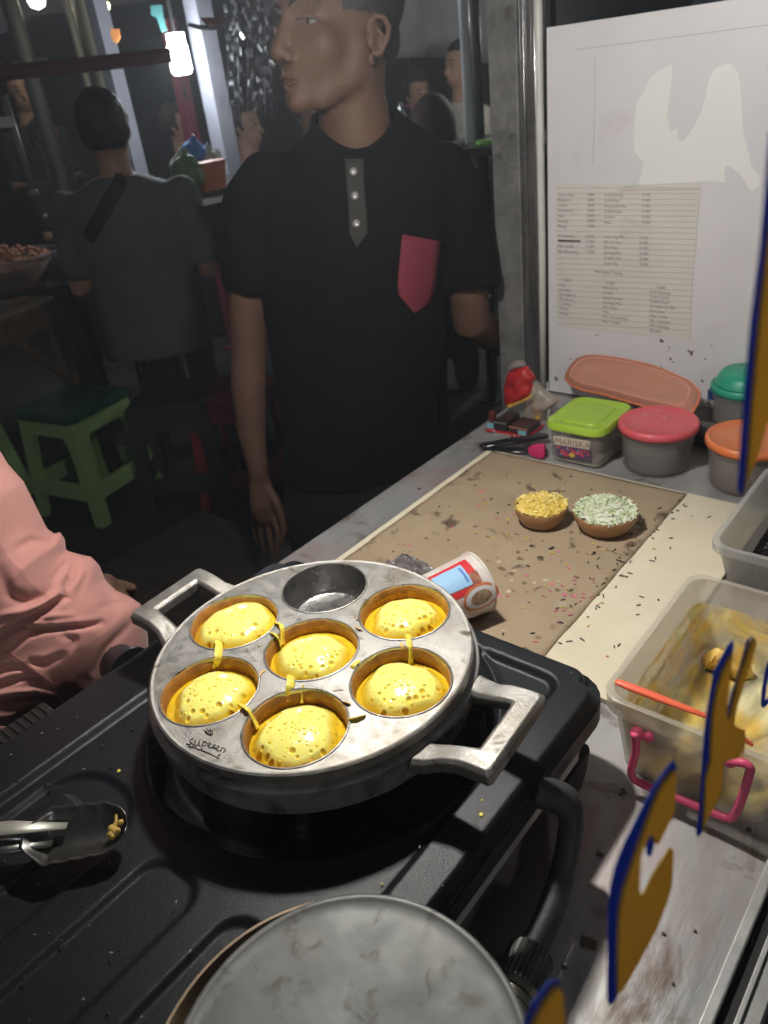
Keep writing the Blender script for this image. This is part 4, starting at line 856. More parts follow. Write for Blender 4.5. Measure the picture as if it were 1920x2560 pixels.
mb = MB(); mb.box((a.x + .002, 1.05, top + .001), (a.x + .012, 1.062, top + .030)); mb.build('body', mat('lighter_red', (.12, .02, .02), .3), lt, bevel=.002)
mb = MB(); mb.box((a.x + .001, 1.047, top + .0005), (a.x + .013, 1.0495, top + .010)); mb.build('label', mat('label_cyan', (.20, .48, .58), .5), lt)
bb = thing('black_packet', (a.x + .035, 1.07, top), 'black cardboard packet lying on the red box', 'packet')
mb = MB(); mb.box((a.x + .016, 1.045, top + .001), (a.x + .042, 1.09, top + .019)); mb.build('body', mat('packet_black', (.02, .02, .02), .35), bb, bevel=.001)
mb = MB(); mb.box((a.x + .017, 1.0445, top + .015), (a.x + .041, 1.0449, top + .0165)); mb.build('silver_line', mat('packet_line', (.25, .25, .24), .4), bb)
bb2 = thing('striped_packet', (a.x + .06, 1.07, top), 'dark packet with an orange edge and pale blue corner lying on the red box', 'packet')
mb = MB(); mb.box((a.x + .045, 1.046, top + .001), (b.x - .002, 1.09, top + .013)); mb.build('body', mat('packet_maroon', (.06, .03, .03), .4), bb2, bevel=.001)
mb = MB(); mb.box((a.x + .045, 1.0452, top + .0105), (b.x - .002, 1.0458, top + .0125)); mb.build('orange_edge', mat('packet_orange', (.50, .24, .12), .5), bb2)
mb = MB(); mb.box((b.x - .020, 1.0445, top + .001), (b.x - .004, 1.0449, top + .009)); mb.build('pale_corner', MATS['label_cyan'], bb2)
# phone / black folded holder
ph = thing('black_holder', (-.63, 1.0, 0), 'shiny black plastic holder lying on the counter in front of the red box', 'holder')
p0 = ZP(*zr(85, 1110), .012); p1 = ZP(*zr(790, 1020), .016)
mb = MB(); mb.capsule([p0 + Vector((.006, .004, 0)), (p0 + p1) / 2 + Vector((0, 0, .001)), p1 + Vector((-.004, .004, 0))], [.0085, .011, .009], 12, flat=.45, up=(0, 0, 1)); mb.build('upper_flap', mat('gloss_black', (.012, .012, .014), .12, coat=.5), ph, smooth=True)
p0 = ZP(*zr(120, 1150), .005); p1 = ZP(*zr(760, 1180), .005)
mb = MB(); mb.capsule([p0 + Vector((.006, .004, 0)), (p0 + p1) / 2, p1 + Vector((-.004, .006, 0))], [.008, .010, .010], 12, flat=.45, up=(0, 0, 1)); mb.build('lower_flap', MATS['gloss_black'], ph, smooth=True)
pk = thing('pink_scoop', (-.575, .995, 0), 'bright pink rounded plastic piece leaning against the green lidded tub', 'scoop')
pc = ZP(*zr(700, 1180), .012); vs = [RP(605, 1160, .985), RP(615, 1130, .985), RP(660, 1110, .985), RP(720, 1103, .985), RP(780, 1100, .985), RP(785, 1180, .985), RP(778, 1262, .985), RP(700, 1248, .985), RP(640, 1225, .985), RP(612, 1195, .985)]
mb = MB(); mb.prism(vs, (0, .008, 0)); mb.build('body', mat('hot_pink', (.62, .035, .16), .4), pk, bevel=.002)
# red and clear plastic bag
bag = thing('snack_bag', (-.66, 1.14, 0), 'twisted clear plastic bag with a crumpled red printed top standing by the post', 'bag')
def sheet3(name, outline, Y, bulge, m, seed, N=26, parent=bag, rimfix=.0):
    "crumpled closed bag shape whose outline is given at depth Y"
    pts = [Vector(p) for p in outline]; c = sum(pts, Vector((0, 0, 0))) / len(pts); vs = []; n = len(pts); K = 10
    rings_ = []
    for sgn in (-1, 1):
        for k in range(K):
            t = 1 - k / (K - 1) * .98 if sgn < 0 else (k + 1) / K * .98
            rings_.append([c + (p - c) * t + Vector((0, sgn * bulge * math.sqrt(max(0, 1 - t * t)) + .004 * fbm(((p.x - c.x) * t * 60, (p.z - c.z) * t * 60, seed + sgn)), 0)) for p in pts])
    a = rings_[:K]; b = rings_[K:]; a = a[::-1]
    mb = MB(); mb.rings(a + b[::-1]) ; return mb.build(name, m, parent, smooth=True)
def BP(L, Y): return [RP(x, y, Y) for x, y in L]
def dens(L, m=3):
    o = []
    for i in range(len(L)):
        a, b = Vector(L[i]).to_2d() if len(L[i]) > 2 else Vector(L[i]), Vector(L[(i + 1) % len(L)]); o += [tuple(a.lerp(b, k / m)) for k in range(m)]
    return o
sheet3('red_part', BP(dens([(380,690),(350,600),(348,500),(370,400),(395,300),(480,265),(600,238),(640,290),(690,370),(660,420),(665,520),(640,580),(520,640)]), 1.12), 1.12, .016, mat('bag_red', (.55, .03, .035), .32, 0, (.32, .015, .02), 26, 4, coat=.3), 3)
sheet3('yellow_hem', BP(dens([(380,692),(395,665),(520,625),(600,585),(645,560),(660,545),(655,570),(600,610),(520,655),(420,690)]), 1.1), 1.1, .003, mat('bag_yellow', (.80, .50, .08), .4), 5)
sheet3('clear_part', BP(dens([(600,600),(640,420),(690,380),(770,470),(850,540),(950,620),(900,680),(820,720),(790,850),(770,940),(720,975),(660,950),(600,870),(570,740)]), 1.13), 1.13, .018, clearplastic('bag_clear', (.62, .54, .46), .38, .2), 7)
sheet3('clear_top', BP(dens([(395,300),(400,230),(450,180),(520,170),(575,190),(600,240),(480,265)]), 1.125), 1.125, .01, clearplastic('bag_clear2', (.50, .44, .42), .4, .2), 9)
mb = MB(); mb.ball(RP(712, 790, 1.118), .006, .004, .018); mb.ball(RP(700, 690, 1.118), .006, .003, .004); mb.build('yellow_content', mat('bag_stuff', (.75, .42, .08), .4), bag, smooth=True)
# ================================================================ BIG BOXES ON THE RIGHT
boxp = clearplastic('milky_box', (.80, .74, .64), .58, .25)
boxo = clearplastic('milky_box_outer', (.60, .46, .32), .62, .3)
bx = thing('margarine_box', (-.135, .56, 0), 'open milky plastic box smeared with yellow margarine, with a pink carrying handle', 'box')
bxc, byc = -.1335, .562; ZR = .094
walls = [(.118, .172, .002), (.124, .180, .006), (.138, .196, .070), (.140, .198, .074), (.150, .208, .078), (.152, .210, ZR), (.148, .206, ZR + .0012), (.141, .199, ZR), (.139, .196, .080), (.134, .192, .072), (.119, .175, .008), (.112, .168, .006)]
mb = MB(); mb.rings([rring(bxc, byc, w * .98, d, .018, z) for w, d, z in walls]); mb.build('body', boxp, bx, ang=50)
mb = MB()
def smear(mb, poly, h, seed):
    c = sum((Vector(p) for p in poly), Vector()) / len(poly); K = 7; rings_ = []
    for k in range(K):
        t = 1 - k / K; rings_.append([c.lerp(Vector(p), t) + Vector((.002 * noise.noise(Vector(p) * 70 + Vector((seed, k * .3, 0))), .002 * noise.noise(Vector(p) * 70 + Vector((seed, k * .3, 4))), h * math.sqrt(max(0, 1 - t * t)) * (1 + .5 * noise.noise(Vector(p) * 40 + Vector((k * .5, 0, seed)))))) for p in poly])
    mb.rings(rings_, True, True)
marg = mat('margarine', (.74, .46, .09), .35, 0, (.82, .62, .24), 60, 5, thr=(.35, .7), sss=.4, bump=.5, bscale=120)
mb = MB(); smear(mb, [Vector((bxc - .024 + .022 * math.cos(a) + .004 * math.sin(4 * a), byc + .072 + .010 * math.sin(a) + .004 * math.sin(3 * a), .0115)) for a in [6.283 * k / 60 for k in range(60)]], .020, 5)
mb.build('margarine_paste', marg, bx, smooth=True)
def film(name, c1, c2, sc, t0, t1):
    m = bpy.data.materials.new(name); m.use_nodes = True; n = m.node_tree.nodes; l = m.node_tree.links; b = n['Principled BSDF']; b.inputs['Roughness'].default_value = .3; b.inputs['Subsurface Weight'].default_value = .2; b.inputs['Subsurface Scale'].default_value = .003
    tc = n.new('ShaderNodeTexCoord'); mp = n.new('ShaderNodeMapping'); mp.inputs['Scale'].default_value = (1, .55, 1); mp.inputs['Rotation'].default_value = (.5, .4, .3); l.new(tc.outputs['Object'], mp.inputs[0])
    t = n.new('ShaderNodeTexNoise'); t.inputs['Scale'].default_value = sc; t.inputs['Detail'].default_value = 8; t.inputs['Distortion'].default_value = 1.6; l.new(mp.outputs[0], t.inputs['Vector'])
    r = n.new('ShaderNodeValToRGB'); r.color_ramp.elements[0].position = t0; r.color_ramp.elements[1].position = t1; l.new(t.outputs[0], r.inputs[0])
    t2 = n.new('ShaderNodeTexNoise'); t2.inputs['Scale'].default_value = sc * 2.3; t2.inputs['Detail'].default_value = 5; l.new(mp.outputs[0], t2.inputs['Vector'])
    r2 = n.new('ShaderNodeValToRGB'); r2.color_ramp.elements[0].position = .42; r2.color_ramp.elements[1].position = .6; r2.color_ramp.elements[0].color = (*c1, 1); r2.color_ramp.elements[1].color = (*c2, 1); l.new(t2.outputs[0], r2.inputs[0]); l.new(r2.outputs[0], b.inputs['Base Color'])
    bp = n.new('ShaderNodeBump'); bp.inputs['Strength'].default_value = .6; bp.inputs['Distance'].default_value = .003; l.new(t.outputs[0], bp.inputs['Height']); l.new(bp.outputs[0], b.inputs['Normal'])
    tr = n.new('ShaderNodeBsdfTransparent'); x = n.new('ShaderNodeMixShader'); l.new(r.outputs[0], x.inputs[0]); l.new(tr.outputs[0], x.inputs[1]); l.new(b.outputs[0], x.inputs[2]); l.new(x.outputs[0], n['Material Output'].inputs[0]); return m
mb = MB(); mb.rings([rring(bxc, byc, w * .98 - .0022, d - .0022, min(.017, w * .3), z) for w, d, z in ((.132, .190, .070), (.126, .183, .045), (.122, .178, .022), (.118, .174, .0095), (.105, .160, .0088), (.04, .08, .0088), (.010, .022, .0088))], False, True)
mb.build('margarine_film', film('margarine_smear', (.88, .62, .14), (.86, .80, .50), 15, .30, .56), bx, smooth=True)
hp = mat('handle_pink', (.80, .10, .22), .35, sss=.1)
yf = byc - .103
def HP(x, y, Y): return YP(x, y, Y)
mb = MB(); hpts = [(1587,1833),(1590,1870),(1583,1905),(1578,1925),(1583,1945),(1610,1962),(1700,1998),(1790,2035),(1825,2045),(1840,2030),(1858,1985),(1873,1935),(1875,1920),(1860,1908),(1835,1905),(1822,1903)]
mb.tube(smoothpath([HP(x, y, yf - .0045) for x, y in hpts], 4), .0034, 12); mb.build('handle', hp, bx, smooth=True)
for q_, r_ in ((HP(1592, 1835, yf + .001), .006), (HP(1622, 1843, yf + .003), .0045), (HP(1824, 1902, yf + .002), .0055)): MB().ball(q_, r_, nu=14).build('handle_lug', hp, bx, smooth=True)
sp_ = thing('orange_spoon', (-.17, .49, .1), 'bright orange plastic spoon handle resting across the rim of the margarine box', 'spoon')
a_, b_ = ZP(1548, 1707, ZR + .008), ZP(1770, 1792, ZR + .004)
mb = MB(); d_ = b_ - a_; mb.capsule([a_, a_ + d_ * .15, a_ + d_ * .45, a_ + d_ * .8, b_, b_ + d_ * .4 + Vector((0, .02, -.03))], [.0036, .0042, .0040, .0030, .0024, .003], 12, flat=.6, up=(0, 0, 1)); mb.build('handle', mat('neon_orange', (.95, .16, .08), .4, sss=.2), sp_, smooth=True)
# second box with chocolate rice
b2 = thing('sprinkle_box', (-.14, .86, 0), 'open milky plastic box of black chocolate sprinkles behind the margarine box', 'box')
cx2, cy2 = -.142, .863
mb = MB(); mb.rings([rring(cx2, cy2, w, d, .018, z) for w, d, z in ((.118, .172, .0008), (.124, .178, .005), (.146, .204, .058), (.148, .206, .060), (.158, .216, .063), (.160, .218, .073), (.154, .212, .074), (.148, .206, .073), (.142, .200, .056), (.120, .174, .007), (.112, .166, .005))]); mb.build('body', clearplastic('milky_box2', (.72, .72, .70), .50, .25), b2, ang=50)
mb = MB(); N = 40; vs = []
for i in range(N + 1):
    for j in range(N + 1):
        u, v = i / N, j / N; x = cx2 - .058 + .118 * u; y = cy2 - .085 + .172 * v
        h = .010 + .034 * sst(-.02, .05, (x - (cx2 - .035)) - .25 * (cy2 - y)) * (1 - .3 * v) + .0012 * fbm((x * 90, y * 90, 1)); vs.append((x, y, h))
mb.add(vs, [(i * (N + 1) + j, i * (N + 1) + j + 1, (i + 1) * (N + 1) + j + 1, (i + 1) * (N + 1) + j) for i in range(N) for j in range(N)])
base = len(mb.v)
for k in range(1500):
    u, v = rng.random(), rng.random(); x = cx2 - .056 + .114 * u; y = cy2 - .083 + .168 * v
    h = .010 + .034 * sst(-.02, .05, (x - (cx2 - .035)) - .25 * (cy2 - y)) * (1 - .3 * v) + .001
    t = rng.random() * 6.28; e = Vector((math.cos(t), math.sin(t), rng.normal() * .3)) * .0022; p = Vector((x, y, float(h))); mb.tube([p - e, p + e], .0009, 4)
tag(mb.build('chocolate_sprinkles', mat('black_rice', (.008, .006, .006), .45), b2), kind='stuff')
# bits on the counter
mb = MB(); 
def chip(px, py, w, h, a=0, z=.0006):
    c = ZP(px, py, z); u = Vector((math.cos(a), math.sin(a), 0)) * w; v = Vector((-math.sin(a), math.cos(a), 0)) * h; mb.prism([c - u - v, c + u - v * .8, c + u * .9 + v, c - u + v * .9], (0, 0, .0008))
for px, py, w, h, a in ((1472,2360,.0055,.004,.3),(1500,2138,.0025,.002,.1),(1660,2335,.0014,.001,0),(1412,2420,.0018,.0012,.4),(1555,1985,.0035,.0008,.9),(1562,1978,.003,.0008,-.4),(1683,2460,.001,.001,0),(1738,2328,.001,.001,0),(1048,1222,.003,.0018,.2),(1872,2075,.002,.002,0)): chip(px, py, w, h, a)
tag(mb.build('crumbs', mat('counter_crumb', (.10, .07, .05), .7)), 'small brown crumbs dropped on the bare steel counter', 'crumbs', kind='stuff')
# ================================================================ PEOPLE
skin = mat('brown_skin', (.145, .082, .055), .58, 0, (.098, .055, .037), 11, 7, thr=(.3, .7), spec=.35, sss=.1, bump=.22, bscale=420, spots=((.175, .085, .065), 16, .55, .75))
hairm = mat('black_hair', (.007, .0065, .0065), .65, 0, (.012, .011, .011), 90, 4, stretch=(1, 1, .2), bump=.6, bscale=350)
tee = mat('black_cotton', (.0024, .0030, .0042), .9, 0, (.0034, .0040, .0055), 6, 4, bump=.25, bscale=500, spec=.2)
denim = mat('dark_denim', (.0035, .0045, .0075), .85, 0, (.006, .0075, .011), 12, 5, bump=.3, bscale=400)
VD = 1.40; vf = Vector((-.674, .739, 0)).normalized(); vr = Vector((.739, .674, 0)).normalized(); vo = EYE.copy(); vo.z = 0; vo = vo + vf * VD
def V(px, py, dy=0):
    "point on the upright plane through the vendor, dy metres behind it"
    d = ray(px, py); t = (VD + dy) / d.dot(vf); return EYE + d * t
ven = thing('person', (vo.x, vo.y, -.85), 'young man in a black T-shirt with maroon chest pocket, behind the counter, looking aside', 'person')
bz_ = MB()
# head: local axes hf (where the face points, chin a little raised), hl (his left), hu
hf0 = (vr * -math.sin(R_(53)) - vf * math.cos(R_(53))).normalized(); KH = 1.045; hl = Vector((0, 0, 1)).cross(hf0) * 1.0
pit = R_(9); hf = hf0 * math.cos(pit) + Vector((0, 0, math.sin(pit))); hu = hf.cross(hl)
ear = V(925, 90, -.060); EU = -.020
HCn = ear - hl * .072 * KH + hf0 * .006 - hu * (EU + .007)
def H(f, l, u): return HCn + (hf * f + hl * l + hu * u) * KH
HR3 = Matrix((hf, hl, hu)).transposed()
bz_.ball(H(-.012, 0, .048), .098, .075, .083, HR3, 32, 24); bz_.ball(H(.034, 0, -.026), .062, .056, .080, HR3, 32, 24); bz_.ball(H(.028, 0, .050), .070, .066, .062, HR3, 28, 20)
for s_ in (-1, 1):
    bz_.capsule([H(-.004, s_ * .050, -.020), H(.004, s_ * .048, -.058), H(.050, s_ * .026, -.092)], [.020, .020, .019], 14)
    bz_.ball(H(.050, s_ * .038, -.022), .028, .024, .028, HR3); bz_.capsule([H(.086, s_ * .008, .024), H(.074, s_ * .044, .028)], [.009, .010], 10)
bz_.ball(H(.072, 0, -.094), .022, .024, .021, HR3); bz_.ball(H(.058, 0, -.066), .036, .032, .034, HR3)
# neck
nb = V(900, 372, .03); bz_.tube([H(-.030, 0, -.01), H(-.024, 0, -.075), (H(-.024, 0, -.075) + V(892, 330, .01)) / 2 + Vector((0, 0, .0)), V(892, 345, .014), V(890, 420, .035)], [.055, .055, .058, .064, .060], 28)
bz_.capsule([H(-.020, .050, -.050), V(868, 350, -.030)], [.016, .009], 12)      # neck muscle
# torso under the shirt
T_ = [(895, 1180, .115, .085), (892, 1000, .125, .088), (890, 800, .145, .10), (888, 600, .155, .10), (888, 470, .165, .098), (888, 420, .138, .074), (889, 388, .112, .064), (889, 360, .095, .070), (890, 335, .066, .060)]
def tor(T, mb, dy=.03, n=28, grow=0):
    rr = []
    for px, py, rx, ry in T:
        c = V(px, py, dy); rr.append([c + vr * math.cos(6.2832 * k / n) * (rx + grow) + vf * math.sin(6.2832 * k / n) * (ry + grow) for k in range(n)])
    mb.rings(rr)
tor(T_, bz_)
# arms and hands
RA = [V(650, 455, .02), V(616, 600, .02), V(618, 730, .02), V(622, 860, .022), V(621, 960, .012), V(630, 1090, -.004), V(647, 1185, -.012)]
bz_.capsule(RA, [.032, .034, .035, .0335, .034, .027, .0195], 20, flat=[1, 1, 1, .98, .95, .9, .95], up=tuple(vf))
kn = V(664, 1262, -.015); wr_ = RA[-1]
bz_.capsule([wr_, V(652, 1222, -.014), V(660, 1262, -.015), V(664, 1285, -.012)], [.0200, .024, .030, .029], 16, flat=.62, up=tuple(vf))
fing = [[(694,1262,-.034),(706,1300,-.040),(710,1330,-.042),(705,1352,-.040)], [(684,1284,-.020),(694,1334,-.030),(697,1362,-.034),(694,1386,-.034)], [(666,1288,-.012),(674,1342,-.016),(680,1374,-.014),(682,1398,-.008)], [(650,1286,-.004),(652,1336,-.002),(658,1366,.006),(664,1386,.014)], [(636,1276,.006),(634,1318,.012),(639,1342,.020),(646,1360,.028)]]
frad = [.0088, .0072, .0072, .0070, .0062]
for L_, r_ in zip(fing, frad):
    b0 = V(655, 1235, -.013) if r_ != .0088 else V(668, 1215, -.016)
    bz_.capsule([b0] + [V(*p) for p in L_], [r_ * 1.15, r_ * 1.12, r_, r_ * .92, r_ * .8], 10)
LA = [V(1125, 455, .03), V(1160, 600, .05), V(1172, 740, .05), V(1178, 800, .06), V(1232, 838, .15), V(1285, 872, .24), V(1325, 900, .30)]
bz_.capsule(LA, [.032, .035, .037, .037, .034, .028, .021], 20)
bz_.capsule([V(1325, 900, .30), V(1360, 920, .33), V(1385, 935, .35)], [.021, .028, .026], 14, flat=.6, up=(0, 0, 1))
for k in range(4): bz_.capsule([V(1375, 918 + k * 10, .34), V(1405, 930 + k * 11, .37), V(1420, 942 + k * 11, .39)], [.009, .0085, .0075], 10)
bz_.capsule([V(1350, 900, .31), V(1375, 895, .31), V(1390, 900, .31)], [.011, .010, .009], 10)
# legs (behind the counter)
hip = V(893, 1150, .04)
for s_ in (-1, 1):
    h0 = hip + vr * s_ * .075; h0.z = -.10; bz_.capsule([h0, h0 + vr * s_ * .02 + Vector((0, 0, -.42)), h0 + vr * s_ * .03 + Vector((0, .0, -.80))], [.055, .046, .036], 16)
    f0 = h0 + vr * s_ * .03; f0.z = -.822; bz_.capsule([f0, f0 - vf * .14], [.026, .024], 12)
def soften(me, w, iters):
    a = coords(me); E_ = np.empty(len(me.edges) * 2, np.int32); me.edges.foreach_get('vertices', E_); E_ = E_.reshape(-1, 2); n_ = len(a); deg = np.bincount(E_.ravel(), minlength=n_)[:, None].astype(np.float32)
    for _ in range(iters):
        s0 = np.stack([np.bincount(E_[:, 0], weights=a[E_[:, 1], k], minlength=n_) + np.bincount(E_[:, 1], weights=a[E_[:, 0], k], minlength=n_) for k in range(3)], 1); a = a + (s0 / np.maximum(deg, 1) - a) * w[:, None] * .6
    setco(me, a)
hm = remeshed(bz_, .0034, 3); a = coords(hm); w = np.clip((a[:, 2] - (V(890, 420, 0).z)) / .04, 0, 1) * (np.hypot(a[:, 0] - HCn.x, a[:, 1] - HCn.y) < .24)
soften(hm, w, 26); soften(hm, np.clip(1 - w, 0, 1), 3)
b2_ = MB(); b2_.add([v.co.copy() for v in hm.vertices], [tuple(p.vertices) for p in hm.polygons])
b2_.capsule([H(.083, 0, .018), H(.0925, 0, -.010), H(.1030, 0, -.034)], [.0090, .0105, .0135], 14)
for s_ in (-1, 1): b2_.ball(H(.0945, s_ * .0145, -.041), .0105, .0080, .0085, HR3)
b2_.capsule([H(.080, -.020, -.064), H(.0925, 0, -.0615), H(.080, .020, -.064)], [.004, .0066, .004], 12); b2_.capsule([H(.078, -.018, -.0745), H(.0895, 0, -.0755), H(.078, .018, -.0745)], [.005, .0078, .005], 12)
hm = remeshed(b2_, .0029, 3)
a = coords(hm); w = np.clip((a[:, 2] - (V(890, 300, 0).z)) / .02, 0, 1) * .8; soften(hm, w, 5); a = coords(hm)
HF, HLv, HU = np.array(hf), np.array(hl), np.array(hu); rel = a - np.array(HCn); cf, cl2, cu = rel @ HF / KH, rel @ HLv / KH, rel @ HU / KH
def push(f, l, u, s, amt, dirv, sf=None):
    global a
    w = np.exp(-(((cf - f) ** 2 / ((sf or s) / s) ** 2 + (cl2 - l) ** 2 + (cu - u) ** 2) / (2 * s * s))); a = a + np.outer(w * amt, np.array(dirv))
for s_ in (-1, 1):
    push(.080, s_ * .028, .004, .0105, -.0085, hf, .02); push(.104, s_ * .019, -.040, .004, -.002, hf)
    push(.098, s_ * .0075, -.048, .0030, .0030, hu); push(.055, s_ * .050, -.040, .022, .0035, hl * s_)
push(.094, 0, -.0690, .0028, -.0030, hf, .01); push(.088, 0, -.084, .006, -.002, hf)
setco(hm, a)
bvf = BVHTree.FromPolygons([v.co.copy() for v in hm.vertices], [tuple(p.vertices) for p in hm.polygons])
def face(l, u, off=0):
    h = bvf.ray_cast(H(.20, l, u), -hf); return (h[0] if h[0] is not None else H(.08, l, u)) + hf * off
body = put(hm, 'body', skin, ven)
# ear
eb = MB(); E0 = lambda f, l, u: H(-.006 + f, .070 + l, EU + u)
rim_ = [(-.004, .006, -.018), (-.012, .012, -.010), (-.020, .016, .006), (-.022, .017, .020), (-.014, .015, .031), (-.002, .011, .032), (.006, .007, .024), (.006, .004, .012)]
eb.capsule([E0(*p) for p in rim_], [.0050, .0046, .0042, .0042, .0042, .0042, .0038, .0030], 10)
eb.ball(E0(-.006, .006, .008), .014, .0045, .022, HR3 @ Matrix.Rotation(.30, 3, 'Z')); eb.ball(E0(-.001, .006, -.020), .0075, .0042, .0085, HR3); eb.capsule([E0(.006, .004, .006), E0(.004, .007, -.004), E0(-.004, .009, -.010)], [.0032, .0036, .003], 8)
eb.capsule([E0(-.010, .012, -.002), E0(-.013, .013, .010), E0(-.007, .011, .018)], [.0028, .003, .0024], 8)
em = remeshed(eb, .0014, 3); put(em, 'ear', skin, ven)
mb = MB(); mb.ball(E0(.002, .0165, -.021), .0046, .0026, .0046, HR3, 14, 8); mb.build('ear_stud', mat('stud_black', (.004, .004, .004), .6), ven, smooth=True)
# eyes
for s_ in (-1, 1):
    ec = face(s_ * .029, .003, -.0098); mb = MB(); mb.ball(ec, .0115, .0115, .0115, HR3, 24, 16); e = mb.build('eye', mat('eye_white', (.16, .15, .145), .3), ven, smooth=True)
    mb = MB(); c = ec + (hf - hl * .10).normalized() * .0096; mb.ball(c, .0026, .0054, .0054, HR3, 14, 8); mb.build('iris', mat('iris_dark', (.012, .007, .005), .15), e, smooth=True)
    mb = MB()
    mb.capsule([face(s_ * .017, .006, .0008), face(s_ * .023, .0088, .0014), face(s_ * .030, .0096, .0014), face(s_ * .038, .0072, .0008), face(s_ * .0425, .004, .0004)], [.0022, .0036, .0040, .0032, .0018], 8)
    mb.capsule([face(s_ * .018, .000, .0008), face(s_ * .024, -.0040, .0008), face(s_ * .031, -.0048, .0008), face(s_ * .038, -.0022, .0006), face(s_ * .0425, .002, .0004)], [.0018, .0028, .0030, .0026, .0016], 8); mb.build('eyelid', skin, ven, smooth=True)
    mb = MB(); mb.capsule([face(s_ * .0155, .005, .0022), face(s_ * .023, .0062, .0044), face(s_ * .030, .0070, .0046), face(s_ * .038, .0052, .0032), face(s_ * .044, .003, .0012)], [.0005, .0009, .0010, .0010, .0006], 6); mb.build('eyelash', hairm, ven, smooth=True)
    mb = MB(); mb.capsule([face(s_ * .012, .022, .0004), face(s_ * .022, .0275, .0006), face(s_ * .034, .0285, .0004), face(s_ * .047, .0225, .0)], [.0024, .0032, .0030, .0014], 8, flat=.7); mb.build('eyebrow', hairm, ven, smooth=True)
mb = MB(); mb.capsule([face(-.019, -.0672, .0), face(-.009, -.0645, .0008), face(0, -.0655, .0006), face(.009, -.0645, .0008), face(.019, -.0672, .0)], [.0012, .0030, .0030, .0030, .0012], 8); mb.capsule([face(-.018, -.0705, .0), face(-.008, -.0740, .0006), face(.008, -.0740, .0006), face(.018, -.0705, .0)], [.0014, .0038, .0038, .0014], 8); mb.build('lips', mat('lips_brown', (.105, .052, .042), .5), ven, smooth=True)
# hair
hb = MB(); hb.ball(H(-.015, 0, .052), .103, .0815, .0885, HR3, 40, 30); hb.ball(H(-.012, 0, .022), .078, .0800, .062, HR3, 40, 30); hb.ball(H(.018, 0, .085), .070, .060, .052, HR3, 30, 20); hb.ball(H(-.062, 0, -.004), .045, .056, .05, HR3, 24, 18)
hmm = remeshed(hb, .003, 3); bm = bmesh.new(); bm.from_mesh(hmm)
def hl_(v):
    r = (v.co - HCn) / KH; f, l, u = r.dot(hf), r.dot(hl), r.dot(hu)
    side = abs(l) > .05
    if f > .078 - .25 * max(0, u - .085) and u < .092: return True
    if f > .045 and u < .052 + .35 * (f - .045): return True
    if f > .022 + .40 * (u + .012) and u < .060: return True
    if f > .004 and u < -.010: return True
    if f > -.028 and u < .016: return True
    return u < -.040
bmesh.ops.delete(bm, geom=[v for v in bm.verts if hl_(v)], context='VERTS'); bm.to_mesh(hmm); bm.free()
a = coords(hmm); nn = np.array([noise.noise(Vector(p) * 260) for p in a]); c_ = np.array(HCn) + np.array([0, 0, .04]); a += (a - c_) * (.012 * nn)[:, None]; setco(hmm, a)
put(hmm, 'hair', hairm, ven)
# T-shirt
sb = MB(); T2 = [(892, 1170, .158, .122), (892, 1090, .152, .118), (890, 960, .156, .118), (888, 800, .162, .122), (886, 640, .172, .124), (886, 520, .182, .120), (888, 465, .186, .112), (888, 420, .168, .098), (889, 385, .146, .086), (889, 352, .118, .080), (888, 322, .090, .074), (886, 296, .074, .070), (885, 280, .070, .068)]
tor(T2, sb)
sb.capsule([V(668, 440, .025), V(634, 510, .02), V(620, 610, .02)], [.047, .050, .0485], 22); sb.tube([V(620, 560, .02), V(618, 650, .02), V(618, 720, .02)], [.049, .0465, .0455], 26)
sb.capsule([V(1112, 430, .03), V(1148, 510, .04), V(1163, 600, .045)], [.050, .053, .054], 22); sb.tube([V(1163, 560, .045), V(1172, 650, .04), V(1178, 722, .03)], [.052, .051, .052], 26)
sm = remeshed(sb, .0055, 18)
a = coords(sm); no = np.array([noise.fractal(Vector((p[0] * 9, p[1] * 9, p[2] * 4)), 1, 2, 3) for p in a]); sm.update(); nr_ = np.empty(len(sm.vertices) * 3, np.float32); sm.vertices.foreach_get('normal', nr_); a += nr_.reshape(-1, 3) * (.013 * no)[:, None]
setco(sm, a)
NC = V(889, 318, .005); NCt = Vector((NC.x, NC.y, NC.z))
UC = [V(px, py, -.06) for px, py in ((768,262),(780,300),(800,328),(825,352),(855,371),(888,379),(922,373),(952,354),(978,325),(994,296),(1004,262))]
UX = [(p - NCt).dot(vr) for p in UC]; UZ = [p.z for p in UC]; BZ = V(890, 262, .09).z
def incollar(p):
    r = p - NCt; x = r.dot(vr); y = r.dot(vf)
    if x < UX[0] or x > UX[-1]: return False
    zf = float(np.interp(x, UX, UZ)); t = min(1, max(0, (y - .00) / .07))
    return p.z > zf * (1 - t) + max(BZ, zf) * t and p.z > V(889, 395, -.06).z
bm = bmesh.new(); bm.from_mesh(sm); bmesh.ops.delete(bm, geom=[v for v in bm.verts if incollar(v.co)], context='VERTS')
be = [e for e in bm.edges if e.is_boundary]
bm.to_mesh(sm)
bvs = sorted({v for e in be for v in e.verts}, key=lambda v: math.atan2((v.co - NCt).dot(vf), (v.co - NCt).dot(vr)))
col_ = [v.co.copy() for v in bvs][::3]; bm.free()
shirt = put(sm, 't_shirt', tee, ven); so = shirt.modifiers.new('s', 'SOLIDIFY'); so.thickness = .0015; so.offset = -1
if len(col_) > 8:
    col_s = [(col_[i - 2] + col_[i - 1] + col_[i] + col_[(i + 1) % len(col_)] + col_[(i + 2) % len(col_)]) / 5 for i in range(len(col_))]
    mb = MB(); mb.tube(col_s + [col_s[0]], .0048, 10, False, flat=1); mb.build('collar', tee, shirt, smooth=True)
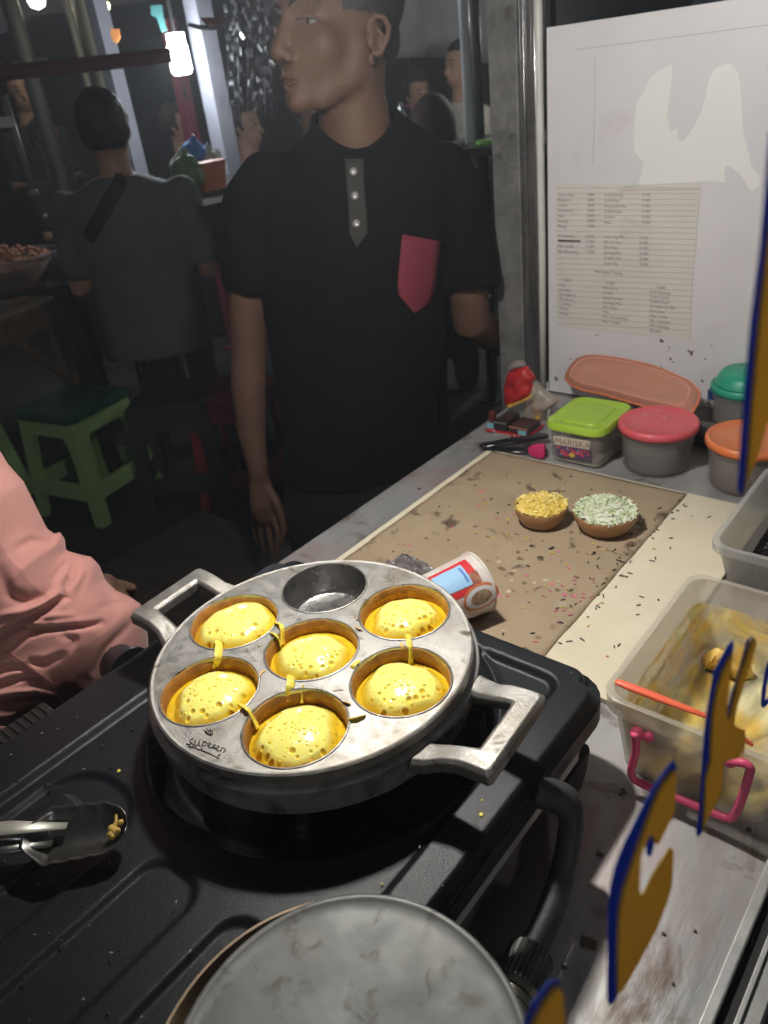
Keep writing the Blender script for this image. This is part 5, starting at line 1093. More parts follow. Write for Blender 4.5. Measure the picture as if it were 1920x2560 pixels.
# things sewn on the shirt: cast the outline onto the cloth
bvh = BVHTree.FromPolygons([v.co + origin(shirt) for v in shirt.data.vertices], [tuple(p.vertices) for p in shirt.data.polygons])
def onshirt(px, py, lift=.002):
    d = ray(px, py).normalized(); h = bvh.ray_cast(EYE, d)
    return (h[0] - d * lift) if h[0] is not None else V(px, py, -.09)
def shirtpatch(name, L, R, m, rows=16, cols=8, lift=.003, parent=None, thick=.0012):
    "L, R: left and right edge polylines from top to bottom (same count)"
    def at(P, t): k = t * (len(P) - 1); i = min(int(k), len(P) - 2); f = k - i; return (P[i][0] + (P[i + 1][0] - P[i][0]) * f, P[i][1] + (P[i + 1][1] - P[i][1]) * f)
    mb = MB(); vs = []
    for i in range(rows + 1):
        l_, r_ = at(L, i / rows), at(R, i / rows)
        for j in range(cols + 1): t = j / cols; vs.append(onshirt(l_[0] + (r_[0] - l_[0]) * t, l_[1] + (r_[1] - l_[1]) * t, lift))
    mb.add(vs, [(i * (cols + 1) + j, i * (cols + 1) + j + 1, (i + 1) * (cols + 1) + j + 1, (i + 1) * (cols + 1) + j) for i in range(rows) for j in range(cols)])
    o = mb.build(name, m, parent or ven, smooth=True); s = o.modifiers.new('s', 'SOLIDIFY'); s.thickness = thick; s.offset = 0; return o
z2 = lambda x, y: (560 + x * .434, y * .434)
pk_ = shirtpatch('placket', [z2(695, 915), z2(705, 1050), z2(718, 1200), z2(722, 1350), z2(765, 1424)], [z2(803, 912), z2(806, 1050), z2(820, 1200), z2(826, 1340), z2(768, 1425)], mat('placket_grey', (.032, .030, .027), .85, bump=.2, bscale=400))
for x, y in ((746, 988), (754, 1126), (763, 1286)):
    p = onshirt(*z2(x, y), .0055); mb = MB(); dd = ray(*z2(x, y)).normalized(); A = Vector((0, 0, 1)).rotation_difference(-dd).to_matrix()
    mb.lathe([(0, 0), (.0052, 0), (.0060, .0008), (.0060, .0016), (.0050, .0020), (.0040, .0014), (0, .0013)], p, 20, A); b_ = mb.build('button', mat('button_pearl', (.30, .29, .28), .2, .2), pk_, ang=40)
    mb = MB()
    for u, w in ((-1, -1), (1, -1), (1, 1), (-1, 1)): mb.ball(p - dd * .0016 + vr * u * .0014 + Vector((0, 0, w * .0014)), .0009, nu=8, nv=6)
    mb.build('thread', mat('thread_light', (.60, .60, .58), .5), b_)
shirtpatch('chest_pocket', [z2(1028, 1350), z2(1012, 1500), z2(1000, 1640), (997, 738), (1035, 782)], [z2(1250, 1390), z2(1235, 1500), z2(1218, 1640), (1075, 758), (1037, 783)], mat('maroon_cloth', (.16, .016, .034), .8, 0, (.20, .024, .045), 22, 4, bump=.4, bscale=200), rows=20, lift=.0035)
# jeans
jb = MB(); jr = []
for px, py, rx, ry in [(893, 1140, .150, .115), (893, 1180, .155, .12)]:
    c = V(px, py, .03); jr.append(c)
c = jr[0]; n = 28
def jring(cc, rx, ry): return [cc + vr * math.cos(6.2832 * k / n) * rx + vf * math.sin(6.2832 * k / n) * ry for k in range(n)]
jb.rings([jring(c + Vector((0, 0, .03)), .148, .112), jring(c, .150, .114), jring(c + Vector((0, 0, -.10)), .165, .118), jring(c + Vector((0, 0, -.18)), .160, .11)])
for s_ in (-1, 1):
    h0 = c + vr * s_ * .078 + Vector((0, 0, -.10)); h1 = Vector((h0.x, h0.y, -.815)) + vr * s_ * .02; jb.tube([h0, h0.lerp(h1, .5), h1], [.094, .075, .062], 24)
    f0 = h1.copy(); f0.z = -.82
jm = remeshed(jb, .009, 6); put(jm, 'jeans', denim, ven)
mb = MB(); p = V(1015, 950, -.13); mb.ball(p, .006, .002, .006, nu=12, nv=6); 
for s_ in (-1, 1):
    h1 = c + vr * s_ * .098; h1.z = -.83; mb = MB(); mb.capsule([h1 + vf * .05, h1 - vf * .04, h1 - vf * .17], [.036, .036, .033], 14, flat=.55, up=(0, 0, 1)); mb.build('shoe', blacksm, ven, smooth=True)
# ---------------------------------------------------------------- person in the pink shirt (only a sleeve and side are in view)
pinkm = mat('salmon_cloth', (.58, .26, .225), .8, 0, (.62, .30, .26), 5, 4, bump=.22, bscale=600, sheen=.2)
PD_ = .86; pf = Vector((-.93, .37, 0)).normalized()
def PK(px, py, dy=0): d = ray(px, py); return EYE + d * ((PD_ + dy) / d.dot(pf))
pp = thing('person', (*PK(-60, 1500).xy, -.85), 'person in a wrinkled salmon pink long sleeved shirt leaning beside the stove', 'person')
sil = [(-620,600),(-420,640),(-200,800),(-60,1000),(-10,1110),(20,1160),(60,1205),(88,1262),(118,1322),(136,1334),(150,1330),(162,1348),(165,1376),(200,1386),(228,1392),(248,1412),(262,1448),(290,1476),(325,1492),(352,1510),(368,1560),(372,1640),(345,1720),(300,1800),(180,1900),(0,2010),(-250,2100),(-600,2150)]
silP = np.array(sil, float)
def inside_dist(x, y):
    n = len(silP); p0 = silP; p1 = np.roll(silP, -1, 0); d = np.full(x.shape, 1e9); ins = np.zeros(x.shape, bool)
    for (ax0, ay0), (bx0, by0) in zip(p0, p1):
        ex, ey = bx0 - ax0, by0 - ay0; t = np.clip(((x - ax0) * ex + (y - ay0) * ey) / (ex * ex + ey * ey), 0, 1); d = np.minimum(d, np.hypot(x - ax0 - t * ex, y - ay0 - t * ey))
        c = ((ay0 > y) != (by0 > y)) & (x < (bx0 - ax0) * (y - ay0) / (by0 - ay0 + 1e-9) + ax0); ins ^= c
    return np.where(ins, d, -d)
# radial mesh from a centre so that the rim follows the outline
cx_, cy_ = -180., 1500.; ang = []
def resample(P, m):
    P = np.vstack([P, P[:1]]); s = np.r_[0, np.cumsum(np.hypot(*np.diff(P, axis=0).T))]; q = np.linspace(0, s[-1], m, endpoint=False); return np.stack([np.interp(q, s, P[:, 0]), np.interp(q, s, P[:, 1])], 1)
RS = resample(silP, 560); K = 170; tt = np.linspace(1, .01, K) 
gx = cx_ + (RS[None, :, 0] - cx_) * tt[:, None]; gy = cy_ + (RS[None, :, 1] - cy_) * tt[:, None]
dist = inside_dist(gx, gy); dist = np.clip(dist, 0, None)
dep = -.075 * np.sqrt(np.clip(1 - (1 - np.clip(dist / 260, 0, 1)) ** 2, 0, 1))
def fold(pts, w, amp, asym=.0):
    "a ridge (amp<0 comes forward) or valley along a polyline"
    best = np.full(gx.shape, 1e9); fade = np.zeros(gx.shape); sg = np.zeros(gx.shape); n = len(pts) - 1
    for i in range(n):
        (a0, b0), (a1, b1) = pts[i], pts[i + 1]; ex, ey = a1 - a0, b1 - b0; t = np.clip(((gx - a0) * ex + (gy - b0) * ey) / (ex * ex + ey * ey), 0, 1)
        d = np.hypot(gx - a0 - t * ex, gy - b0 - t * ey); m = d < best; best = np.where(m, d, best); g_ = (i + t) / n; fade = np.where(m, np.sin(np.pi * np.clip(g_ * .86 + .07, 0, 1)) ** .6, fade); sg = np.where(m, np.sign((gx - a0) * ey - (gy - b0) * ex), sg)
    sd_ = best * sg
    return amp * fade * (np.exp(-(sd_ / w) ** 2) - asym * np.exp(-((sd_ - w * 1.5) / (w * 1.1)) ** 2))
z1 = lambda L: [(x * .38577, 1240 + y * .38577) for x, y in L]
for L_, w, am, as_ in [
    (z1([(-60,920),(0,915),(120,830),(260,760),(420,650),(440,560)]), 12, .017, .7), (z1([(0,780),(150,740),(300,690),(420,620)]), 13, -.010, 0),
    (z1([(160,850),(300,865),(450,850),(560,840),(660,820)]), 9, .014, .6), (z1([(60,1000),(180,900),(330,850)]), 10, .010, .3), (z1([(150,790),(300,780),(470,770)]), 10, -.006, 0),
    (z1([(340,540),(400,460),(460,400)]), 5, .006, .5), (z1([(400,590),(450,520),(480,440),(470,400)]), 4.5, .007, .5), (z1([(440,600),(490,540),(500,470)]), 4.5, .006, .5), (z1([(480,420),(530,460),(500,520)]), 5, .006, .4),
    (z1([(120,330),(200,290),(300,300),(370,290)]), 12, .007, .6), (z1([(0,500),(60,640),(180,690),(320,650)]), 22, .008, .4), (z1([(570,400),(560,500),(520,620)]), 12, .005, .5), (z1([(640,480),(690,640),(760,740)]), 14, .005, .3),
    (z1([(-50,1330),(100,1310),(230,1300),(360,1330)]), 10, .016, .8), (z1([(-50,1240),(80,1195),(200,1160),(260,1210)]), 10, .012, .6), (z1([(-40,1150),(90,1110),(180,1130),(240,1190)]), 11, .007, .4),
    (z1([(200,1080),(300,1080),(400,1030)]), 11, .008, .6), (z1([(400,900),(480,930),(460,990)]), 12, .006, .4), (z1([(620,1130),(680,990),(800,870),(860,820)]), 13, .007, .5), (z1([(640,720),(740,700),(830,690)]), 10, .005, .4),
    (z1([(-30,1470),(80,1460),(200,1400),(300,1390)]), 10, .009, .5)]:
    dep = dep + fold(L_, max(w * .85, 6.5), am * (.64 if w > 6 else .42), as_ * .6)
dep += .004 * np.sin(gx / 37 + gy / 51) * np.clip(dist / 60, 0, 1)
sleeve_w = 1 - np.clip((gy - (1340 + (gx - 150) * -.2)) / 400, 0, 1); dep -= .03 * np.clip(sleeve_w, 0, 1) * np.clip(dist / 120, 0, 1)
vs = []; K_, N_ = gx.shape
for i in range(K_):
    for j in range(N_): vs.append(PK(float(gx[i, j]), float(gy[i, j]), float(dep[i, j])))
fs = [(i * N_ + j, i * N_ + (j + 1) % N_, (i + 1) * N_ + (j + 1) % N_, (i + 1) * N_ + j) for i in range(K_ - 1) for j in range(N_)] + [tuple((K_ - 1) * N_ + j for j in range(N_))[::-1]]
k0 = len(vs)
for t_, dd in ((.96, .05), (.7, .12), (.3, .15)):
    for j in range(N_): vs.append(PK(float(cx_ + (RS[j, 0] - cx_) * t_), float(cy_ + (RS[j, 1] - cy_) * t_), dd))
fs += [(j, k0 + j, k0 + (j + 1) % N_, (j + 1) % N_) for j in range(N_)] + [(k0 + q * N_ + j, k0 + (q + 1) * N_ + j, k0 + (q + 1) * N_ + (j + 1) % N_, k0 + q * N_ + (j + 1) % N_) for q in (0, 1) for j in range(N_)] + [tuple(k0 + 2 * N_ + j for j in range(N_))]
mb = MB(); mb.add(vs, fs)
mb.build('shirt', pinkm, pp, smooth=True)
sv = BVHTree.FromPolygons([Vector(v) for v in vs], [f for f in fs if len(f) == 4])
for off in (0, 7):
    P_ = []
    for px, py in z1([(-20,985),(30,1020),(70,1048),(110,1075),(155,1107),(200,1140),(235,1163),(265,1185),(300,1208),(330,1230),(365,1258),(400,1285),(435,1308)]):
        h_ = sv.ray_cast(EYE, ray(px + off * .6, py - off).normalized())
        if h_[0] is not None: P_.append(h_[0] - ray(px, py).normalized() * .0002)
    if len(P_) > 3: MB().tube(smoothpath(P_, 3), .0006, 6).build('seam', mat('seam_thread', (.36, .14, .12), .8), pp, smooth=True)
# the body inside the shirt: torso, neck, head, legs, and the arm with the fingers that peep out beyond the cuff
pb = MB(); B0 = PK(-230, 1500, .05); U = Vector((0, 0, 1)); ps = U.cross(pf) * -1
z_sh = PK(-300, 760).z
def PB(s, z, f=0): return Vector((B0.x, B0.y, 0)) + ps * s + pf * f + Vector((0, 0, z))
pb.tube([PB(0, -.10, .02), PB(0, .1, .02), PB(0, z_sh - .08, .02), PB(0, z_sh - .02, .02), PB(0, z_sh + .06, .02)], [.06, .06, .06, .05, .05], 20)
pb.ball(PB(0, z_sh + .19, 0), .078, .095, .11, nu=24, nv=16); pb.ball(PB(0, z_sh + .17, -.09), .014, .016, .02)
for s_ in (-1, 1): pb.capsule([PB(s_ * .05, -.08, .03), PB(s_ * .09, -.45, .02), PB(s_ * .09, -.80, .03)], [.045, .045, .035], 14)
hb_ = [PK(40, 1440, .06), PK(170, 1470, .07), PK(235, 1468, .072), PK(262, 1462, .075)]
pb.capsule(hb_, [.03, .022, .018, .016], 12)
for k in range(4):
    p0 = PK(262, 1460 + k * 5, .075 + .012 * k); pb.capsule([p0, PK(300, 1461 + k * 4, .078 + .012 * k), PK(332, 1470 + k * 4, .08 + .012 * k)], [.0078, .0074, .0066], 10)
pb.capsule([PK(250, 1480, .06), PK(290, 1490, .06), PK(312, 1492, .06)], [.009, .009, .0075], 10)
put(remeshed(pb, .0038, 4), 'body', skin, pp)
# ================================================================ STREET BEHIND
green = mat('green_plastic', (.42, .66, .26), .42, 0, (.38, .60, .23), 8, 4); dgreen = mat('dark_green_plastic', (.014, .16, .085), .4, 0, (.008, .07, .038), 8, 4); redp = mat('red_plastic', (.42, .03, .05), .4, 0, (.16, .010, .015), 8, 4)
def stool(m_body, m_seat, label):
    s = thing('plastic_stool', (0, 0, -.85), label, 'stool', 'plastic stools standing behind the cart')
    t, b, h = .145, .185, .455
    mb = MB(); mb.rings([rring(0, 0, 2 * (t + .012), 2 * (t + .012), .03, -.85 + h - .035), rring(0, 0, 2 * (t + .014), 2 * (t + .014), .03, -.85 + h - .012), rring(0, 0, 2 * t, 2 * t, .03, -.85 + h)]); mb.build('seat', m_seat, s, ang=30)
    def half(z): return t + (b - t) * (h - z) / h
    for sx in (-1, 1):
        for sy in (-1, 1):
            mb = MB(); vs = []
            for z, w in ((0, .045), (.11, .050), (.170, .062), (.20, .052), (h - .13, .056), (h - .09, .075), (h - .036, .10)):
                o = half(z); th = .022; zz = -.85 + z
                L_ = [(o, o), (o - w, o), (o - w, o - th), (o - th, o - th), (o - th, o - w), (o, o - w)]
                vs.append([Vector((x * sx, y * sy, zz)) for x, y in L_])
            mb.rings(vs); mb.build('leg', m_body, s, ang=30)
    for k in range(4):
        A = Matrix.Rotation(k * math.pi / 2, 3, 'Z')
        for (z0, z1, nm) in ((h - .095, h - .034, 'apron'), (.105, .170, 'rail')):
            mb = MB(); o0, o1 = half(z0), half(z1)
            mb.add([A @ Vector(p) for p in [(-o0 + .03, -o0 + .001, z0 - .85), (o0 - .03, -o0 + .001, z0 - .85), (o1 - .03, -o1 + .001, z1 - .85), (-o1 + .03, -o1 + .001, z1 - .85), (-o0 + .03, -o0 + .015, z0 - .85), (o0 - .03, -o0 + .015, z0 - .85), (o1 - .03, -o1 + .015, z1 - .85), (-o1 + .03, -o1 + .015, z1 - .85)]], [(0,1,2,3),(7,6,5,4),(0,4,5,1),(1,5,6,2),(2,6,7,3),(3,7,4,0)])
            mb.build(nm, m_body, s)
    return s
s1 = stool(green, dgreen, 'light green plastic stool with a dark green seat standing behind the cart'); s1.location = (-2.84, 1.36, -.85); s1.rotation_euler.z = R_(12)
s2 = copy_tree(s1); s2.location = (-3.32, 1.02, -.85); s2.rotation_euler.z = R_(22); s2['label'] = 'dim all green plastic stool behind the one with the dark green seat'
for ch in s2.children:
    if ch.name.startswith('seat'): ch.data = ch.data.copy(); ch.data.materials[0] = green
s3 = stool(redp, redp, 'red plastic stool half hidden behind the hanging arm of the man in black'); s3.location = (-2.30, 1.72, -.85); s3.rotation_euler.z = R_(25); s3.scale = (.85, .85, 1)
# low bench
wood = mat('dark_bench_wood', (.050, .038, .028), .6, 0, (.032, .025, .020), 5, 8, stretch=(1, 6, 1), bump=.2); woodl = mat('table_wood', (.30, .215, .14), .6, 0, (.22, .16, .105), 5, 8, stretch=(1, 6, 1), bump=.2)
bn = thing('bench', (-1.42, .6, -.85), 'dark low wooden bench behind the cart, beside the hand of the man in black', 'bench')
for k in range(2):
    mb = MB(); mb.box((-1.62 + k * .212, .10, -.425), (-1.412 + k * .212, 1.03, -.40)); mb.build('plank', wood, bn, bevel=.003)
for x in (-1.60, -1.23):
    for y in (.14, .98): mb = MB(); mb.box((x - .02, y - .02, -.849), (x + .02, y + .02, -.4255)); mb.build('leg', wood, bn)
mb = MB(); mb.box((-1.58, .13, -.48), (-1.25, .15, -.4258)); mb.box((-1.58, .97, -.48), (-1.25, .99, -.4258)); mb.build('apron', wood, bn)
# wooden table at the left
tb = thing('wooden_table', (-3.6, 1.3, -.85), 'plain brown wooden table at the left edge with a braced leg', 'table')
zt = -.12; pA = ZP(158, 738, zt); pL = ZP(0, 800, zt)
edge = (pA - pL).normalized(); back = Vector((edge.y, -edge.x, 0)); back = -back if back.dot(Vector((-1, .6, 0))) < 0 else back
Ltab, Wt = 1.5, .75
def TP(u, v, z): q = pA - edge * u + back * v; return Vector((q.x, q.y, z))
mb = MB()
mb.prism([TP(0, 0, zt - .028), TP(Ltab, 0, zt - .028), TP(Ltab, Wt, zt - .028), TP(0, Wt, zt - .028)], (0, 0, .028)); mb.build('top', woodl, tb, bevel=.003)
for u, v in ((.05, .05), (Ltab - .05, .05), (.05, Wt - .05), (Ltab - .05, Wt - .05)): mb = MB(); mb.bar(TP(u, v, -.849), TP(u, v, zt - .029), .055, .055, tuple(edge)); mb.build('leg', woodl, tb, bevel=.002)
mb = MB(); mb.bar(TP(.05, .03, zt - .07), TP(Ltab - .05, .03, zt - .07), .02, .075); mb.build('apron', woodl, tb)
mb = MB(); mb.bar(TP(.06, .06, zt - .36), TP(.30, .06, zt - .10), .02, .035); mb.build('brace', woodl, tb)
# ---------------- food stall: a dark table with bowls and trays
ft = thing('food_table', (-2.6, 1.9, -.85), 'dark low table carrying the bowls of snacks behind the stools', 'table')
def FP(px, py, D): return DP(px, py, D)
D1 = 3.35; zf = FP(450, 640, D1).z; 
c1 = FP(430, 600, D1); fz = zf
fx = Vector((-.93, .37, 0)); fx = (FP(500, 640, D1) - FP(100, 640, D1)); fx.z = 0; fx.normalize(); fy = Vector((-fx.y, fx.x, 0))
def FT(u, v, z): return Vector((c1.x, c1.y, 0)) + fx * u + fy * v + Vector((0, 0, z))
dk = mat('dark_table_cloth', (.010, .010, .011), .95, 0, (.018, .017, .017), 8, 5)
mb = MB(); mb.prism([FT(-.50, -.16, fz - .03), FT(.42, -.16, fz - .03), FT(.42, .75, fz - .03), FT(-.50, .75, fz - .03)], (0, 0, .029)); mb.build('top', dk, ft)
for u, v in ((-.46, -.1), (.38, -.1), (-.46, .7), (.38, .7)): mb = MB(); mb.bar(FT(u, v, -.849), FT(u, v, fz - .031), .045, .045); mb.build('leg', dk, ft)
tubm = clearplastic('tub_haze', (.30, .31, .31), .5, .35)
def bowlthing(label, c, r, h, z, fillm, seed, n=160, fill=.8):
    n = int(n * 1.6); b = thing('snack_basin', (c.x, c.y, z), label, 'basin', 'basins of snacks behind the cart')
    mb = MB(); mb.lathe([(0, z + .001), (r * .62, z + .001), (r * .86, z + h * .30), (r * .97, z + h * .7), (r, z + h), (r * 1.05, z + h), (r * 1.05, z + h - .008), (r * 1.0, z + h - .01)], (c.x, c.y, 0), 40); o = mb.build('body', tubm, b, smooth=True)
    g = np.random.default_rng(seed); mb = MB()
    for k in range(n):
        q = math.sqrt(g.random()) * r * .9; a = g.random() * 6.28; s_ = g.uniform(.006, .018); mb.ball((c.x + q * math.cos(a), c.y + q * math.sin(a), z + h * fill + .075 * (1 - q / r) + g.normal() * .006), s_, s_ * g.uniform(.5, 1), s_ * .6, Matrix.Rotation(g.random() * 3, 3, 'Z'), 7, 5)
    mb.lathe([(0, z + h * fill + .03), (r * .9, z + h * fill - .01), (r * .8, z + h * .2), (0, z + h * .15)], (c.x, c.y, 0), 24)
    tag(mb.build('snack_pieces', fillm, b, ang=60), kind='stuff')
sn1 = mat('fried_snack', (.26, .18, .11), .6, 0, (.18, .10, .05), 30, 5); sn2 = mat('red_snack', (.26, .09, .05), .5, 0, (.30, .16, .08), 30, 5); sn3 = mat('pale_snack', (.20, .17, .12), .6, 0, (.13, .10, .06), 30, 5)
bowlthing('milky basin of pale snacks on the dark table beside the man with the strap', FT(-.02, .0, 0), .13, .12, fz, sn3, 21, 200, 1.0)
c2 = ZP(40, 728, zt); bowlthing('wide milky basin of dark red snacks standing on the brown wooden table', c2, .23, .16, zt, sn2, 22)
c3_ = FT(.26, .04, 0); bowlthing('basin of brown snacks on the dark table, nearest the man in black', c3_, .13, .17, fz, sn1, 23)
c4_ = FT(-.30, .32, 0); bowlthing('far basin of snacks on the dark table behind the other basins', c4_, .16, .20, fz, sn3, 24, 160, .95)
mb = MB()
for k in range(60):
    u = rng.uniform(-.2, .40); v = rng.uniform(-.14, .25); p = FT(u, v, fz + rng.uniform(.08, .19)); mb.ball(p, rng.uniform(.003, .008), .002, rng.uniform(.003, .012), Matrix.Rotation(rng.random() * 3, 3, 'Z'), 8, 5)
tag(mb.build('shiny_sachet', mat('foil_glint', (.75, .76, .78), .12, .95), smooth=True), 'small shiny plastic sachets lying among the snack basins', 'sachets', kind='stuff')
# ---------------- poles, tents, lamps
grp = 'tent poles behind the cart'
def pole(a, b, r, m, label, D, name='tent_pole', D2=None, sq=False):
    p, q = DP(*a, D), DP(*b, D)
    c = (p + q) / 2; x, y = c.x, c.y; lo = min(p.z, q.z)
    t = thing(name, (x, y, -.85), label, 'pole', grp); mb = MB()
    if sq: mb.bar(q, p, r * 2, r * 2, tuple(vr))
    else: mb.tube([q, p], r, 14)
    mb.build('shaft', m, t, smooth=not sq, ang=None); mb = MB(); mb.lathe([(0, -.012), (r * 1.6, -.012), (r * 1.6, .0), (r, .006), (0, .006)], (q.x, q.y, q.z), 14); mb.build('foot', m, t); return t
def vpole(px, py, r, m, label, D, z0, z1, sq=False, name='tent_pole'):
    p = DP(px, py, D); t = thing(name, (p.x, p.y, z0), label, 'pole', grp); mb = MB()
    if sq: mb.box((p.x - r, p.y - r, z0), (p.x + r, p.y + r, z1))
    else: mb.tube([(p.x, p.y, z0), (p.x, p.y, z1)], r, 14)
    mb.build('shaft', m, t, smooth=not sq); mb = MB(); mb.box((p.x - r * 2, p.y - r * 2, z0), (p.x + r * 2, p.y + r * 2, z0 + .01)); mb.build('foot', m, t); return t
greyp = mat('grey_pole', (.20, .21, .25), .5, 0, (.16, .17, .20), 3, 4); palep = mat('bamboo_pole', (.24, .22, .16), .55, 0, (.16, .15, .10), 3, 5, bump=.2); whitep = mat('white_pole', (.70, .73, .78), .4)
D_p = 4.2
vpole(530, 200, .042, greyp, 'wide grey square tent pole between the bright lamp and the hanging sachets', 4.0, -.849, 2.6, True)
vpole(300, 250, .036, greyp, 'wide grey square tent pole rising behind the head of the man with the strap', 4.4, -.849, 2.6, True)
vpole(200, 130, .020, palep, 'pale bamboo pole at the upper left, thinner one of the close pair', 4.6, -.849, 2.6)
vpole(232, 130, .030, palep, 'pale bamboo pole at the upper left, thicker one of the close pair', 4.8, -.849, 2.6)
vpole(66, 150, .045, mat('dim_pole', (.07, .07, .065), .6), 'dim thick pole near the upper left corner', 5.2, -.849, 2.6)
vpole(1166, 160, .019, whitep, 'bright white slim pole beside the man in the cream shirt', 3.3, -.30, 2.2)
vpole(1192, 160, .020, mat('dark_pole', (.03, .035, .045), .5), 'dark slim pole just behind the bright white one', 3.5, -.849, 2.2)
vpole(462, 250, .032, mat('red_pole', (.22, .03, .06), .6), 'dark red painted pole under the bright lamp', 5.0, -.849, .95, True)
pole((8, 238), (82, 478), .011, mat('grey_stick', (.16, .17, .18), .5), 'thin grey stick leaning at the left edge', 2.9)
mb = MB(); p, q = DP(-60, 312, 2.9), DP(34, 304, 2.9); mb.bar(p, q, .03, .03); tag(mb.build('cross_bar', mat('pale_bar', (.30, .31, .32), .5)), 'short pale bar crossing the thin grey stick at the left edge', 'bar')
# bright stall lamp
sl = thing('stall_lamp', DP(447, 140, 3.9), 'bright white tubular LED lamp fixed high on a stall pole', 'lamp')
lw = mat('lamp_white', (1, 1, 1), .5, emit=(.93, .95, 1), es=22)
p, q = DP(440, 99, 3.9), DP(448, 143, 3.9); mb = MB(); mb.tube([p + Vector((0, 0, .022)), p + Vector((0, 0, -.022))], .037, 20); mb.build('glowing_cap', lw, sl, ang=40)
mb = MB(); mb.lathe([(0, .062), (.032, .060), (.043, .045), (.044, -.045), (.034, -.060), (0, -.062)], q + Vector((0, 0, -.004)), 24); mb.build('glowing_tube', lw, sl, smooth=True)
mb = MB(); mb.tube([p + Vector((0, 0, -.0225)), p + Vector((0, 0, -.034))], .030, 16); mb.tube([p + Vector((0, 0, .0225)), p + Vector((0, 0, .5))], .008, 8); mb.build('holder', darkrub, sl)
lamp('stall_lamp_light', q + Vector((.12, -.12, -.03)), 17, (.93, .95, 1), .05)
for (px, py, D, r, col, es, nm, lb) in ((90, -2, 5.5, .05, (1, .95, .8), 8, 'distant_bulb', 'soft white bulb at the very top edge near the upper left corner'), (261, 14, 4.9, .028, (1, .9, .6), 9, 'distant_bulb', 'small warm yellow bulb hanging at the top edge above the poles'), (503, 278, 4.6, .020, (.05, .06, 1), 7, 'blue_light', 'small vivid blue LED light below the bright lamp'), (467, 256, 4.8, .016, (.22, .05, .9), 2.2, 'purple_light', 'small dim purple LED light on the red pole'), (664, 278, 5.2, .014, (1, .45, .15), 4, 'amber_light', 'tiny amber light between the hanging sachets and the man in black'), (750, 140, 5.2, .0, (1, 1, 1), 1, '', '')):
    if not nm: continue
    c = DP(px, py, D); t = thing(nm, c, lb, 'light')
    if nm == 'distant_bulb': lamp(nm + '_light', c - vf * (r + .02), 5 if r > .04 else 2.5, col, .04); mb = MB(); mb.lathe([(0, r * .9), (r * .6, r * .75), (r, 0), (r * .75, -r * .7), (0, -r)], c, 16); mb.build('bulb', mat(nm + str(px), (.5, .5, .5), .5, emit=col, es=es), t, smooth=True)
    mb = MB(); mb.tube([c + Vector((0, 0, r * .95)), c + Vector((0, 0, r * .95 + .05))], .006, 8); mb.build('socket', darkrub, t)
# a stall bulb beyond the post lights the people on that side
c = DP(1330, 60, 4.4); t = thing('distant_bulb', c, 'bulb of the far stall hidden behind the metal post, beside the man in cream', 'light'); MB().lathe([(0, .03), (.02, .025), (.03, 0), (.02, -.02), (0, -.03)], c, 16).build('bulb', MATS['lamp_white'], t, smooth=True); MB().tube([c + Vector((0, 0, .031)), c + Vector((0, 0, .3))], .004, 6).build('cord', darkrub, t)
lamp('far_stall_light', c - vf * .06, 14, (1, .97, .9), .04)
# awning stripe and hanging things
aw = thing('awning_strip', DP(200, 165, 3.6), 'long faded red cloth strip stretched across the upper left', 'awning')
redc = mat('faded_red_cloth', (.13, .055, .065), .8)
def strip(pts, w, D, m, parent, name, sag=0):
    mb = MB(); top = []; 
    for k, (px, py) in enumerate(pts): top.append(DP(px, py, D))
    vs = []
    for t in top: vs += [t + Vector((0, 0, w / 2)), t - Vector((0, 0, w / 2))]
    mb.add(vs, [(2 * i, 2 * i + 1, 2 * i + 3, 2 * i + 2) for i in range(len(pts) - 1)]); o = mb.build(name, m, parent, smooth=True); o.modifiers.new('s', 'SOLIDIFY').thickness = .004
strip([(-160,198),(0,183),(120,172),(250,158),(350,147),(428,138)], .052, 3.6, redc, aw, 'cloth')
mb = MB(); mb.tube([DP(-160, 186, 3.62), DP(0, 171, 3.62), DP(428, 128, 3.62)], .006, 8); mb.build('rope', greyp, aw)
a2 = thing('cloth_pennant', DP(545, 52, 3.4), 'small red cloth pennant with a grey hem hanging near the top', 'cloth'); mb = MB(); P_ = [DP(x, y, 3.4) for x, y in ((500, 44), (582, 42), (575, 52), (548, 60), (515, 64))]; mb.prism(P_, tuple(vf * .006)); mb.build('cloth', mat('pennant_red', (.24, .05, .05), .7), a2)  # red reflection in the glass, built here as solid shapes
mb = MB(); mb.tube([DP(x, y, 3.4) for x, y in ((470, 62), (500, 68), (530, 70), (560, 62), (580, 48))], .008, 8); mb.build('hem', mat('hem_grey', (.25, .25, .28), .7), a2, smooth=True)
for pts, col, nm, lb in (([(376, 14), (404, 12), (408, 40), (417, 76), (404, 80), (392, 45), (378, 38)], (.035, .15, .15), 'teal_cloth', 'teal cloth strip hanging left of the bright lamp'), ([(276, 72), (296, 73), (300, 92), (292, 108), (284, 104), (276, 88)], (.42, .16, .04), 'orange_pouch', 'small orange pouch hanging on the grey pole'), ([(680, 66), (700, 70), (706, 118), (686, 122)], (.35, .16, .18), 'pink_card', 'small pink card hanging just in front of the man in black')):
    t = thing(nm, DP(*pts[0], 3.8), lb, 'pouch' if 'pouch' in nm else 'cloth' if 'cloth' in nm else 'card'); mb = MB(); mb.prism([DP(x * .8 + 140 if nm == 'pink_card' else x, y, 3.8) for x, y in pts], tuple(vf * .01)); mb.build('piece', mat(nm + '_m', col, .6), t)
